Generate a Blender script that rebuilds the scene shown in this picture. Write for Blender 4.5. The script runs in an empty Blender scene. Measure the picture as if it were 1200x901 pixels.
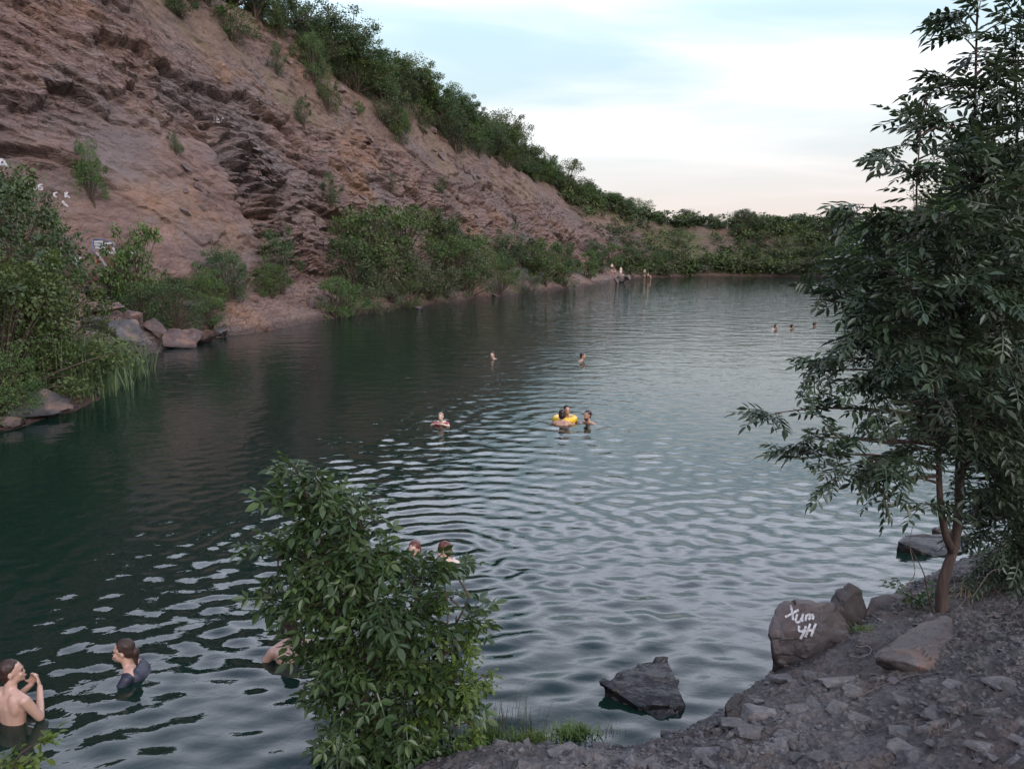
import bpy, bmesh, math, random
import numpy as np
from mathutils import Vector, Matrix, Euler
from mathutils.bvhtree import BVHTree

random.seed(7); rng = np.random.default_rng(11)
sc = bpy.context.scene
col = sc.collection
R = math.radians

# ------------------------------------------------------------------ camera
CAM_H = 3.8; F = 900.0; PITCH = math.atan(150/900)
cam_d = bpy.data.cameras.new('camera'); cam = bpy.data.objects.new('camera', cam_d); col.objects.link(cam)
cam.location = (0, 0, CAM_H); cam.rotation_euler = (R(90) - PITCH, 0, 0)
cam_d.sensor_width = 36; cam_d.lens = 27; cam_d.clip_start = .05; cam_d.clip_end = 3000
sc.camera = cam

# ------------------------------------------------------------------ sky and sun
SUN_EL, SUN_AZ = R(13), R(150)        # low evening sun behind the photographer's right shoulder, veiled
world = bpy.data.worlds.new('World'); sc.world = world; world.use_nodes = True
nt = world.node_tree; nt.nodes.clear()
def N(tree, t, **kw):
    n = tree.nodes.new(t)
    for k, v in kw.items():
        if k.startswith('i_'): n.inputs[k[2:].replace('_', ' ')].default_value = v
        else: setattr(n, k, v)
    return n
def mathn(tree, op, a, b=None, c=None, clamp=False):
    n = tree.nodes.new('ShaderNodeMath'); n.operation = op; n.use_clamp = clamp
    for i, v in enumerate((a, b, c)):
        if v is None: continue
        if hasattr(v, 'links'): tree.links.new(v, n.inputs[i])
        else: n.inputs[i].default_value = v
    return n.outputs[0]
def mixc(tree, fac, a, b, mode='MIX'):
    n = tree.nodes.new('ShaderNodeMix'); n.data_type = 'RGBA'; n.blend_type = mode
    for i, v in ((0, fac), (6, a), (7, b)):
        if hasattr(v, 'links'): tree.links.new(v, n.inputs[i])
        elif i == 0: n.inputs[0].default_value = v
        else: n.inputs[i].default_value = (v[0], v[1], v[2], 1)
    return n.outputs[2]
def ramp(tree, fac, stops, mode='LINEAR'):
    n = tree.nodes.new('ShaderNodeValToRGB'); n.color_ramp.interpolation = mode
    e = n.color_ramp.elements
    while len(e) < len(stops): e.new(.5)
    for i, (p, c) in enumerate(stops):
        e[i].position = p; e[i].color = (c, c, c, 1) if not hasattr(c, '__len__') else (c[0], c[1], c[2], 1)
    tree.links.new(fac, n.inputs[0])
    return n.outputs[0]
L = nt.links.new
sky = N(nt, 'ShaderNodeTexSky'); sky.sky_type = 'NISHITA'; sky.sun_disc = False
sky.sun_elevation = SUN_EL; sky.sun_rotation = SUN_AZ; sky.dust_density = 1.6; sky.ozone_density = 1.2; sky.air_density = 1.0
skys = mixc(nt, 1.0, sky.outputs[0], (.05, .05, .05), 'MULTIPLY')
tc = N(nt, 'ShaderNodeTexCoord'); sep = N(nt, 'ShaderNodeSeparateXYZ'); L(tc.outputs['Generated'], sep.inputs[0])
z = mathn(nt, 'MAXIMUM', sep.outputs[2], 0.0)
den = mathn(nt, 'ADD', z, .16)
cx = mathn(nt, 'DIVIDE', sep.outputs[0], den); cy = mathn(nt, 'DIVIDE', sep.outputs[1], den)
cmb = N(nt, 'ShaderNodeCombineXYZ'); L(cx, cmb.inputs[0]); L(cy, cmb.inputs[1])
mp = N(nt, 'ShaderNodeMapping'); L(cmb.outputs[0], mp.inputs[0])
mp.inputs['Rotation'].default_value = (0, 0, R(-28)); mp.inputs['Scale'].default_value = (.34, .95, 1); mp.inputs['Location'].default_value = (2.1, 1.4, 0)
n1 = N(nt, 'ShaderNodeTexNoise', i_Scale=1.0, i_Detail=6.0, i_Roughness=.5, i_Distortion=.35); L(mp.outputs[0], n1.inputs['Vector'])
cl = ramp(nt, n1.outputs['Fac'], [(.41, 0), (.64, 1)], 'EASE')
cl = mathn(nt, 'MULTIPLY', cl, ramp(nt, z, [(0, .75), (.12, 1), (1, 1)]))
hi = ramp(nt, z, [(.26, 0), (.48, .85), (1, .9)])
cl = mathn(nt, 'ADD', mathn(nt, 'MULTIPLY', cl, mathn(nt, 'SUBTRACT', 1.0, hi)), mathn(nt, 'MULTIPLY', hi, .75))
base = mixc(nt, .8, skys, ramp(nt, z, [(0, (.44, .345, .33)), (.045, (.49, .42, .405)), (.10, (.46, .45, .445)), (.18, (.38, .46, .49)), (.28, (.36, .49, .56)), (.42, (1.30, 1.40, 1.66)), (.7, (.36, .46, .70)), (1, (.19, .25, .42))]))
cloudc = ramp(nt, z, [(0, (.46, .37, .355)), (.05, (.50, .44, .425)), (.13, (.48, .485, .49)), (.26, (.62, .64, .66)), (.40, (1.95, 2.0, 2.25)), (.70, (.44, .52, .75)), (1, (.22, .28, .46))])
skyc = mixc(nt, cl, base, cloudc)
bg = N(nt, 'ShaderNodeBackground'); L(skyc, bg.inputs[0]); bg.inputs[1].default_value = 1.0
wo = N(nt, 'ShaderNodeOutputWorld'); L(bg.outputs[0], wo.inputs[0])
sun_d = bpy.data.lights.new('sun', 'SUN'); sun = bpy.data.objects.new('sun', sun_d); col.objects.link(sun)
sun_d.energy = 1.3; sun_d.angle = R(40); sun_d.color = (1, .9, .82)
sd = Vector((math.sin(SUN_AZ)*math.cos(SUN_EL), math.cos(SUN_AZ)*math.cos(SUN_EL), math.sin(R(35))))
sun.rotation_euler = (-sd).to_track_quat('-Z', 'Y').to_euler()
sun.location = (20, -20, 30)
sc.view_settings.view_transform = 'Standard'; sc.view_settings.look = 'None'
sc.view_settings.gamma = 1; sc.view_settings.use_curve_mapping = False
sc.view_settings.exposure = 1.12
sc.render.engine = 'CYCLES'
sc.cycles.use_denoising = True
sc.cycles.max_bounces = 4; sc.cycles.diffuse_bounces = 2; sc.cycles.glossy_bounces = 2; sc.cycles.transmission_bounces = 2
sc.cycles.use_adaptive_sampling = True; sc.cycles.adaptive_threshold = .02
sc.cycles.transparent_max_bounces = 4; sc.cycles.caustics_reflective = False; sc.cycles.caustics_refractive = False

# ------------------------------------------------------------------ pixel helpers (photograph is 1200 x 901)
CP, SP = math.cos(PITCH), math.sin(PITCH)
def ray(px, py):
    x = (px - 600)/F; zc = (450.5 - py)/F
    return Vector((x, CP + SP*zc, -SP + CP*zc))
EYE = Vector((0, 0, CAM_H))
def on_plane(px, py, zz=0.0):
    d = ray(px, py); k = (zz - CAM_H)/d.z
    return EYE + d*k
def at_y(px, py, yy):
    d = ray(px, py); return EYE + d*(yy/d.y)

# ------------------------------------------------------------------ numpy noise
def h3(ix, iy, iz, seed=0):
    ix = ix.astype(np.int64); iy = iy.astype(np.int64); iz = iz.astype(np.int64)
    n = (ix*374761393 + iy*668265263 + iz*2147483647 + seed*1274126177) & 0xFFFFFFFF
    n = ((n ^ (n >> 13))*1274126177) & 0xFFFFFFFF
    n = ((n ^ (n >> 16))*2246822519) & 0xFFFFFFFF
    n = n ^ (n >> 15)
    return (n & 0xFFFFFF)/float(0xFFFFFF)
def vnoise(x, y, zc, seed=0):
    x = np.asarray(x, float); y = np.asarray(y, float) + 0*x; zc = np.asarray(zc, float) + 0*x
    xi, yi, zi = np.floor(x), np.floor(y), np.floor(zc)
    fx, fy, fz = x-xi, y-yi, zc-zi
    s = lambda t: t*t*t*(t*(t*6-15)+10)
    fx, fy, fz = s(fx), s(fy), s(fz)
    r = 0
    for a in (0, 1):
        wx = fx if a else 1-fx
        for b in (0, 1):
            wy = fy if b else 1-fy
            for c in (0, 1):
                wz = fz if c else 1-fz
                r = r + wx*wy*wz*h3(xi+a, yi+b, zi+c, seed)
    return r*2-1
def fbm(x, y, zc, oct=4, seed=0, gain=.5):
    r = 0; a = 1; t = 0
    for o in range(oct):
        r = r + a*vnoise(x*2**o, y*2**o, zc*2**o, seed+o*17); t += a; a *= gain
    return r/t
def voro(u, v, seed=0, jit=.85):
    ui, vi = np.floor(u), np.floor(v)
    f1 = np.full(u.shape, 9.0); f2 = f1.copy(); cid = np.zeros(u.shape); dx = np.zeros(u.shape); dy = dx.copy(); cid2 = dx.copy()
    for a in (-1, 0, 1):
        for b in (-1, 0, 1):
            cu, cv = ui+a, vi+b; zz = np.zeros_like(cu)
            pu = cu + .5 + jit*(h3(cu, cv, zz, seed)-.5); pv = cv + .5 + jit*(h3(cu, cv, zz, seed+1)-.5)
            ex, ey = u-pu, v-pv; d = np.maximum(np.abs(ex), np.abs(ey))*.6 + .4*np.sqrt(ex*ex+ey*ey)
            m = d < f1
            f2 = np.where(m, f1, np.minimum(f2, d)); f1 = np.where(m, d, f1)
            cid = np.where(m, h3(cu, cv, zz, seed+2), cid); cid2 = np.where(m, h3(cu, cv, zz, seed+3), cid2)
            dx = np.where(m, ex, dx); dy = np.where(m, ey, dy)
    return f1, f2, cid, cid2, dx, dy
def sstep(a, b, x):
    t = np.clip((np.asarray(x, float)-a)/(b-a), 0, 1); return t*t*(3-2*t)

# ------------------------------------------------------------------ mesh helpers
def mesh_np(name, verts, faces, mat=None, smooth=True, fsize=4):
    """verts (n,3); faces (m,fsize) ints or list of such arrays with different sizes"""
    me = bpy.data.meshes.new(name)
    verts = np.asarray(verts, np.float32)
    fl = faces if isinstance(faces, list) else [faces]
    fl = [np.asarray(f, np.int32) for f in fl if len(f)]
    me.vertices.add(len(verts)); me.vertices.foreach_set('co', verts.ravel())
    loops = np.concatenate([f.ravel() for f in fl]); sizes = np.concatenate([np.full(len(f), f.shape[1], np.int32) for f in fl])
    me.loops.add(len(loops)); me.loops.foreach_set('vertex_index', loops)
    me.polygons.add(len(sizes)); st = np.zeros(len(sizes), np.int32); st[1:] = np.cumsum(sizes)[:-1]
    me.polygons.foreach_set('loop_start', st); me.polygons.foreach_set('loop_total', sizes)
    me.polygons.foreach_set('use_smooth', np.full(len(sizes), smooth))
    me.update(calc_edges=True)
    if mat: me.materials.append(mat)
    return me
def link(name, me, parent=None, **props):
    o = bpy.data.objects.new(name, me); col.objects.link(o)
    if parent is not None: o.parent = parent
    for k, v in props.items(): o[k] = v
    return o
def empty(name, loc=(0, 0, 0), **props):
    o = link(name, None, **props); o.location = loc; o.empty_display_size = .1; return o
def thing(name, loc, label, cat, group=None):
    o = empty(name, loc, label=label, category=cat)
    if group: o['group'] = group
    return o
def fattr(me, name, arr):
    a = me.attributes.new(name, 'FLOAT', 'POINT'); a.data.foreach_set('value', np.asarray(arr, np.float32).ravel())
def grid_faces(nr, nc):
    i = np.arange(nr*nc).reshape(nr, nc)
    return np.stack([i[:-1, :-1], i[:-1, 1:], i[1:, 1:], i[1:, :-1]], -1).reshape(-1, 4)

# ------------------------------------------------------------------ materials
def newmat(name):
    m = bpy.data.materials.new(name); m.use_nodes = True
    t = m.node_tree; t.nodes.clear()
    return m, t
def out(t, sh, disp=None):
    o = t.nodes.new('ShaderNodeOutputMaterial'); t.links.new(sh, o.inputs[0]); return o
def principled(t, colr, rough=.8, spec=.3, normal=None, **kw):
    p = t.nodes.new('ShaderNodeBsdfPrincipled')
    if hasattr(colr, 'links'): t.links.new(colr, p.inputs['Base Color'])
    else: p.inputs['Base Color'].default_value = (*colr, 1)
    if hasattr(rough, 'links'): t.links.new(rough, p.inputs['Roughness'])
    else: p.inputs['Roughness'].default_value = rough
    p.inputs['Specular IOR Level'].default_value = spec
    if normal is not None: t.links.new(normal, p.inputs['Normal'])
    for k, v in kw.items(): p.inputs[k].default_value = v
    return p.outputs[0]
def noise(t, vec, scale, detail=4, rough=.55, dist=0.0, out_='Fac'):
    n = t.nodes.new('ShaderNodeTexNoise'); n.inputs['Scale'].default_value = scale; n.inputs['Detail'].default_value = detail
    n.inputs['Roughness'].default_value = rough; n.inputs['Distortion'].default_value = dist
    if vec is not None: t.links.new(vec, n.inputs['Vector'])
    return n.outputs[out_]
def mapping(t, vec, scale=(1, 1, 1), rot=(0, 0, 0), loc=(0, 0, 0)):
    m = t.nodes.new('ShaderNodeMapping'); t.links.new(vec, m.inputs[0])
    m.inputs['Scale'].default_value = scale; m.inputs['Rotation'].default_value = rot; m.inputs['Location'].default_value = loc
    return m.outputs[0]
def bump(t, h, strength=.5, dist=.05, normal=None):
    b = t.nodes.new('ShaderNodeBump'); b.inputs['Strength'].default_value = strength; b.inputs['Distance'].default_value = dist
    t.links.new(h, b.inputs['Height'])
    if normal is not None: t.links.new(normal, b.inputs['Normal'])
    return b.outputs[0]
def position(t):
    return t.nodes.new('ShaderNodeNewGeometry').outputs['Position']
def objcoord(t):
    return t.nodes.new('ShaderNodeTexCoord').outputs['Object']
def attr(t, name):
    a = t.nodes.new('ShaderNodeAttribute'); a.attribute_name = name; return a.outputs['Fac']
def objrand(t):
    return t.nodes.new('ShaderNodeObjectInfo').outputs['Random']

def mat_cliff():
    m, t = newmat('cliff_rock')
    p = position(t)
    # rock: mauve brown slabs with grey, rust and pale streaks along the dipping beds
    pd = mapping(t, p, (1, 1, 1), (0, R(14), R(-17)))
    st = mapping(t, pd, (.8, .16, 1.3))
    c1 = ramp(t, noise(t, st, .55, 6, .6, .6), [(.28, (.115, .082, .082)), (.42, (.175, .120, .112)), (.55, (.215, .150, .130)), (.68, (.190, .158, .158)), (.82, (.285, .205, .165))])
    big = noise(t, mapping(t, pd, (1, .5, 1)), .16, 4, .5, .3)
    c2 = mixc(t, ramp(t, big, [(.50, 0), (.66, .75)]), c1, (.155, .140, .152))       # grey slabs
    c3 = mixc(t, ramp(t, noise(t, mapping(t, pd, (1, .4, 1), loc=(7, 3, 1)), .21, 5, .6), [(.56, 0), (.70, .55)]), c2, (.30, .175, .095))   # rust
    fine = noise(t, st, 5.0, 5, .65)
    c4 = mixc(t, ramp(t, fine, [(.25, .55), (.5, 0), (1, 0)]), c3, (.07, .05, .05))
    c5 = mixc(t, ramp(t, noise(t, mapping(t, pd, (1, .35, 1.4)), 3.0, 6, .7, .8), [(.60, 0), (.74, .5)]), c4, (.30, .25, .235))     # pale scrapes
    cr = attr(t, 'cellr')
    c6 = mixc(t, .5, c5, mixc(t, cr, (.55, .52, .52), (1.25, 1.2, 1.15)), 'MULTIPLY')
    c6 = mixc(t, 1.0, c6, (.80, .745, .705), 'MULTIPLY')
    # soil
    s1 = ramp(t, noise(t, p, .6, 6, .65), [(.3, (.085, .056, .046)), (.5, (.135, .088, .068)), (.7, (.185, .125, .092))])
    s2 = mixc(t, ramp(t, noise(t, p, 7, 4, .7), [(.55, 0), (.7, .6)]), s1, (.13, .09, .07))
    s3 = mixc(t, ramp(t, noise(t, p, .33, 4, .6), [(.5, 0), (.66, .55)]), s2, (.12, .105, .05))   # dry grass tint
    s3 = mixc(t, attr(t, 'grass'), s3, mixc(t, noise(t, p, 1.5, 5, .7), (.035, .045, .018), (.085, .095, .04)))
    c7 = mixc(t, attr(t, 'soil'), c6, s3)
    wet = attr(t, 'wet')
    c8 = mixc(t, wet, c7, mixc(t, 1.0, c7, (.45, .42, .40), 'MULTIPLY'))
    def blocks(sx, sy, sz, dist, normal=None):
        """fractured rock: every block a facet with its own tilt, crisp joints between them"""
        v = t.nodes.new('ShaderNodeTexVoronoi'); v.inputs['Scale'].default_value = 1.0
        ds = noise(t, p, 1.1, 3, .5, 0, 'Color')
        def vm(op, a, b):
            n = t.nodes.new('ShaderNodeVectorMath'); n.operation = op
            for i, q in enumerate((a, b)):
                if hasattr(q, 'links'): t.links.new(q, n.inputs[i])
                else: n.inputs[i].default_value = q
            return n
        w = vm('ADD', mapping(t, pd, (sx, sy, sz)), ds).outputs[0]; t.links.new(w, v.inputs['Vector'])
        loc = vm('SUBTRACT', w, v.outputs['Position']).outputs[0]; tilt = vm('SUBTRACT', v.outputs['Color'], (.5, .5, .28)).outputs[0]
        h = vm('DOT_PRODUCT', loc, tilt).outputs['Value']
        e = t.nodes.new('ShaderNodeTexVoronoi'); e.feature = 'DISTANCE_TO_EDGE'; e.inputs['Scale'].default_value = 1.0; t.links.new(w, e.inputs['Vector'])
        h = mathn(t, 'SUBTRACT', h, ramp(t, e.outputs['Distance'], [(0, .35), (.05, 0)]))
        b = t.nodes.new('ShaderNodeBump'); b.inputs['Distance'].default_value = dist; t.links.new(h, b.inputs['Height'])
        t.links.new(mathn(t, 'MULTIPLY', rk_, attr(t, 'frac')), b.inputs['Strength'])
        if normal is not None: t.links.new(normal, b.inputs['Normal'])
        return b.outputs[0]
    rk_ = mathn(t, 'SUBTRACT', 1.0, mathn(t, 'MULTIPLY', attr(t, 'soil'), .35))
    b_b = t.nodes.new('NodeReroute'); t.links.new(blocks(4.2, 2.6, 7.5, .095, blocks(1.5, .9, 2.7, .22)), b_b.inputs[0])
    nrm = bump(t, noise(t, p, 9, 6, .7), .6, .06, bump(t, noise(t, st, 2.2, 6, .65, .4), .6, .22, b_b.outputs[0]))
    out(t, principled(t, c8, .82, .25, nrm))
    return m
def mat_ground():
    m, t = newmat('shale_ground')
    p = position(t)
    c1 = ramp(t, noise(t, p, 1.1, 6, .65), [(.3, (.036, .032, .031)), (.5, (.072, .064, .062)), (.72, (.122, .111, .108))])
    v = t.nodes.new('ShaderNodeTexVoronoi'); v.inputs['Scale'].default_value = 26; t.links.new(p, v.inputs['Vector'])
    c2 = mixc(t, .6, c1, ramp(t, mathn(t, 'MULTIPLY', v.outputs['Color'], 1.0), [(0, (.4, .4, .4)), (1, (1.6, 1.55, 1.55))]), 'MULTIPLY')
    c3 = mixc(t, ramp(t, noise(t, p, .8, 5, .6, .4), [(.48, 0), (.62, .65)]), c2, (.070, .052, .046))
    wet = attr(t, 'wet')
    c4 = mixc(t, wet, c3, mixc(t, 1.0, c3, (.35, .34, .34), 'MULTIPLY'))
    rg = mathn(t, 'SUBTRACT', .85, mathn(t, 'MULTIPLY', wet, .45))
    nrm = bump(t, v.outputs['Distance'], .7, .03, bump(t, noise(t, p, 12, 6, .7), .7, .05))
    out(t, principled(t, c4, rg, .3, nrm))
    return m
def mat_water():
    m, t = newmat('lake_water')
    p = position(t)
    h1 = noise(t, mapping(t, p, (.8, 1.15, 1)), 4.0, 3, .5, .3)
    h2 = noise(t, mapping(t, p, (.55, 1, 1), (0, 0, R(18))), 1.1, 3, .5, .2)
    far = t.nodes.new('ShaderNodeSeparateXYZ'); t.links.new(p, far.inputs[0])
    fk = ramp(t, mathn(t, 'DIVIDE', far.outputs[1], 160.0), [(.12, .10), (.36, .6), (1, .5)])
    b1 = t.nodes.new('ShaderNodeBump'); b1.inputs['Distance'].default_value = .16; t.links.new(h2, b1.inputs['Height']); t.links.new(fk, b1.inputs['Strength'])
    b2 = t.nodes.new('ShaderNodeBump'); b2.inputs['Distance'].default_value = .034; t.links.new(ramp(t, mathn(t, 'DIVIDE', far.outputs[1], 160.0), [(.035, .16), (.12, .36), (.4, .5)]), b2.inputs['Strength'])
    t.links.new(h1, b2.inputs['Height']); t.links.new(b1.outputs[0], b2.inputs['Normal'])
    body = t.nodes.new('ShaderNodeBsdfDiffuse'); body.inputs[0].default_value = (.0056, .0185, .0132, 1)
    tr = t.nodes.new('ShaderNodeBsdfTransparent'); tr.inputs[0].default_value = (.42, .58, .60, 1)
    mx = t.nodes.new('ShaderNodeMixShader'); mx.inputs[0].default_value = .28; t.links.new(body.outputs[0], mx.inputs[1]); t.links.new(tr.outputs[0], mx.inputs[2])
    gl = t.nodes.new('ShaderNodeBsdfGlossy'); gl.inputs['Roughness'].default_value = .015; gl.inputs[0].default_value = (.95, .97, 1, 1)
    t.links.new(b2.outputs[0], gl.inputs['Normal'])
    fr = t.nodes.new('ShaderNodeFresnel'); fr.inputs[0].default_value = 1.33; t.links.new(b2.outputs[0], fr.inputs['Normal'])
    m2 = t.nodes.new('ShaderNodeMixShader'); t.links.new(fr.outputs[0], m2.inputs[0]); t.links.new(mx.outputs[0], m2.inputs[1]); t.links.new(gl.outputs[0], m2.inputs[2])
    out(t, m2.outputs[0])
    return m
M_CLIFF, M_GROUND, M_WATER = mat_cliff(), mat_ground(), mat_water()

# ------------------------------------------------------------------ the quarry: slopes lofted outward from the shoreline
U = Vector((math.sin(R(16.7)), math.cos(R(16.7)), 0)); NL = Vector((-U.y, U.x, 0))
def st_xy(s, tt): v = U*s + NL*tt; return (v.x, v.y)
def pxy(px, py): v = on_plane(px, py); return (v.x, v.y)
#  shoreline point, bank width, bank height, rock top (w, h), crest (w, h), rock roughness, rock share of the face
CTRL = [
 (st_xy(-14, 11),    9, 2.6, 22, 25, 27, 30, .8, 1),
 (st_xy(2, 13.5),   10, 2.7, 22, 25, 27, 30, .8, 1),
 (pxy(0, 512),      9.0, 2.7, 21, 25, 26, 29, .8, 1),
 (pxy(60, 492),     9.0, 2.8, 20, 25, 25, 28.5, .8, 1),
 (pxy(110, 470),    8.0, 2.8, 19, 25, 24, 28.5, .8, 1),
 (pxy(160, 425),    6.5, 2.8, 17, 24.5, 22, 28, .8, 1),
 (pxy(215, 405),    5.0, 2.4, 15, 24, 19.5, 27.5, .85, 1),
 (pxy(265, 395),    4.0, 2.0, 13.5, 23, 18, 27, .9, 1),
 (pxy(320, 386),    3.6, 2.0, 12.5, 22, 17, 26, 1.0, 1),
 (pxy(370, 376),    3.6, 2.2, 11.5, 19.5, 16.5, 25, 1.0, 1),
 (pxy(440, 366),    4.2, 2.4, 10.5, 15.5, 16, 24, .9, 1),
 (st_xy(64, 23.8),  4.4, 2.6, 10.5, 14, 16, 23.8, .9, 1),
 (st_xy(80, 22.0),  4.0, 2.4, 11, 13.5, 17, 22.5, .9, 1),
 (st_xy(98, 20.0),  3.5, 2.2, 12, 13, 18, 22, .9, 1),
 (st_xy(118, 19.8), 3.5, 1.8, 12, 12.5, 18.5, 21.5, .9, 1),
 (st_xy(134, 19.0), 3.5, 1.8, 12, 12, 18.5, 19.5, .8, 1),
 (st_xy(146, 14.5), 3.5, 1.5, 11, 9.0, 17, 14.5, .6, .8),
 (st_xy(155, 6.0),  3.5, 1.5, 10, 6.5, 16, 10.0, .4, .2),
 (st_xy(157, -6.0), 3.5, 1.5, 10, 6.0, 16, 9.6, .3, .1),
 (st_xy(148, -14),  3.5, 1.5, 10, 5.0, 18, 8.6, .3, .0),
 (st_xy(120, -14.5), 3.5, 1.4, 10, 4.6, 18, 7.6, .3, .0),
 (st_xy(96, -12),   3.0, 1.4, 10, 4.5, 18, 7.0, .3, .0),
 (st_xy(74, -10),   2.0, 1.6, 5, 4.0, 16, 6.5, .4, .25),
 (st_xy(50, -9.5),  2.5, 1.4, 9, 4.0, 17, 6.0, .3, .0),
 (st_xy(30, -9.0),  2.5, 1.2, 9, 3.0, 17, 5.0, .3, .0),
 (st_xy(14, -8.0),  2.5, 1.0, 9, 2.5, 17, 4.0, .3, .0),
]
def catmull(P, n):
    P = np.asarray(P, float); Pp = np.vstack([2*P[0]-P[1], P, 2*P[-1]-P[-2]]); o = []
    for i in range(len(P)-1):
        p0, p1, p2, p3 = Pp[i:i+4]; tt = np.linspace(0, 1, n, endpoint=False)[:, None]
        o.append(.5*((2*p1)+(-p0+p2)*tt+(2*p0-5*p1+4*p2-p3)*tt**2+(-p0+3*p1-3*p2+p3)*tt**3))
    o.append(P[-1:]); return np.vstack(o)
_c = np.array([[*c[0], *c[1:]] for c in CTRL], float)
_dense = catmull(_c[:, :2], 60); _k = np.linspace(0, len(CTRL)-1, len(_dense))
_len = np.concatenate([[0], np.cumsum(np.linalg.norm(np.diff(_dense, axis=0), axis=1))])
_par = [np.interp(_k, np.arange(len(CTRL)), _c[:, 2+i]) for i in range(8)]
def column(l):
    """shoreline point, outward normal and slope parameters at arc length l (array)"""
    x = np.interp(l, _len, _dense[:, 0]); y = np.interp(l, _len, _dense[:, 1])
    e = 5.0
    tx = np.interp(l+e, _len, _dense[:, 0])-np.interp(l-e, _len, _dense[:, 0]); ty = np.interp(l+e, _len, _dense[:, 1])-np.interp(l-e, _len, _dense[:, 1])
    n = np.hypot(tx, ty); nx, ny = -ty/n, tx/n
    return x, y, nx, ny, [np.interp(l, _len, q) for q in _par]
LEN = _len[-1]
# columns spaced by distance from the photographer's side of the lake
ls = [0.0]
i_right = _len[np.argmin(np.abs(_k-17))]
while ls[-1] < LEN:
    l = ls[-1]; x = np.interp(l, _len, _dense[:, 0]); y = np.interp(l, _len, _dense[:, 1]); d = math.hypot(x, y)
    stp = max(.08, .0032*d)
    if l < 14: stp = .35
    if l > i_right: stp = .7
    ls.append(l+stp)
ls[-1] = LEN; ls = np.array(ls)
X, Y, NX, NY, (bw, bh, wr, hr, wc, hc, ra, rk) = column(ls)
seg = [(7, (-5, -2.2), None), (44, None, None)]
rows = []
def segm(w0, h0, w1, h1, n, last=False):
    f = np.linspace(0, 1, n, endpoint=last)[:, None]
    rows.append((w0+(w1-w0)*f, h0+(h1-h0)*f))
Z0 = np.zeros_like(ls)
segm(Z0-5, Z0-2.4, Z0, Z0-.05, 7)
segm(Z0, Z0-.05, bw, bh, 46)
segm(bw, bh, bw+(wr-bw)*.42, bh+(hr-bh)*.50, 116)
segm(bw+(wr-bw)*.42, bh+(hr-bh)*.50, wr, hr, 106)
segm(wr, hr, wc, hc, 70)
segm(wc, hc, wc+6, hc+.8, 10)
segm(wc+6, hc+.8, wc+70, hc+2.5, 9, True)
W = np.vstack([r[0]+0*ls for r in rows]); Hh = np.vstack([r[1]+0*ls for r in rows])
nr = len(W); Ls = np.broadcast_to(ls, W.shape)
PX = X+NX*W; PY = Y+NY*W; PZ = Hh.copy()
# smooth the profile corners
for _ in range(6):
    PX[1:-1] = (PX[:-2]+2*PX[1:-1]+PX[2:])/4; PY[1:-1] = (PY[:-2]+2*PY[1:-1]+PY[2:])/4; PZ[1:-1] = (PZ[:-2]+2*PZ[1:-1]+PZ[2:])/4
P = np.stack([PX, PY, PZ], -1)
dr = np.gradient(P, axis=0); dc = np.gradient(P, axis=1)
Nn = np.cross(dc, dr); Nn /= np.linalg.norm(Nn, axis=-1, keepdims=True)+1e-9
# make it point to the lake / up
flip = np.sign(-(Nn[..., 0]*NX+Nn[..., 1]*NY)+.3*Nn[..., 2]); Nn *= np.where(flip == 0, 1, flip)[..., None]
hrel = (PZ-bh)/(hr-bh)                                        # 0 foot of rock, 1 top of rock
face = sstep(-.15, .05, hrel)
edge_n = fbm(Ls*.09, PZ*.12, Z0[None]+3, 4, 5)
soil = sstep(.92, 1.08, hrel+.28*edge_n)
soil = np.maximum(soil, 1-sstep(.25, .6, rk+.5*edge_n)*np.ones_like(W))
bankm = 1-sstep(-.2, .02, hrel+.1*edge_n)
Sg = PX*U.x+PY*U.y
slabz = sstep(6, 14, Sg)*(1-sstep(41.0, 42.5, Sg+1.2*edge_n))*(1-sstep(9.5, 12.5, PZ+3*edge_n-.10*(Sg-30)))*sstep(2.2, 3.4, PZ)      # the big smooth slab
rough = ra[None]*(1-.80*slabz)*(1-.85*soil)*(.25+.75*face)
# bedding coordinates: beds dip gently away along the face
dip = math.tan(R(7)); aa = Ls*math.cos(R(13))-PZ*math.sin(R(13))*0; bb = PZ+dip*Ls
wx = fbm(aa*.35, bb*.35, 0*aa+1, 3, 31); wy = fbm(aa*.35, bb*.35, 0*aa+9, 3, 37)
D = 1.3*fbm(aa*.06, bb*.08, 0*aa, 3, 3)*face*(1-.6*soil)
def plates(su, sv, amp, seed, tilt, sh=.0):
    u = (aa+sh*bb+1.0*su*.35*wx)/su; v = (bb+1.0*sv*.6*wy)/sv
    f1, f2, c1, c2, ex, ey = voro(u, v, seed)
    return amp*((c1-.5)+tilt*(-ey)+.5*(c2-.5)*ex*2), c1, f2-f1
d1, c1, e1 = plates(5.5, 2.8, 1.0, 101, .45, .18)
d2, c2, e2 = plates(1.7, .80, .50, 202, .55, .15)
d3, c3, e3 = plates(.72, .36, .26, 303, .6, .12)
d4, c4, e4 = plates(.32, .15, .10, 404, .6, .1)
pat = sstep(-.15, .35, fbm(aa*.10, bb*.16, 0*aa+4, 3, 55)); pat2 = sstep(-.2, .3, fbm(aa*.16, bb*.2, 0*aa+14, 3, 77))
D += rough*(.95*d1+1.25*d2*(.35+.65*pat)+1.5*d3*(.4+.6*pat2)+1.3*d4)
crack = (1-sstep(.0, .07, e1))*.40+(1-sstep(0, .08, e2))*.22*pat+(1-sstep(0, .12, e3))*.07*pat2
D -= crack*rough*1.0
D += .16*fbm(aa*.9, bb*1.6, 0*aa, 4, 8)*(.25+.6*rough)*face + soil*(.55*fbm(aa*.5, PZ*.5, W*.3, 4, 12)+.8*d3*pat2+.6*d2*pat+.4*d4)*face
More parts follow.
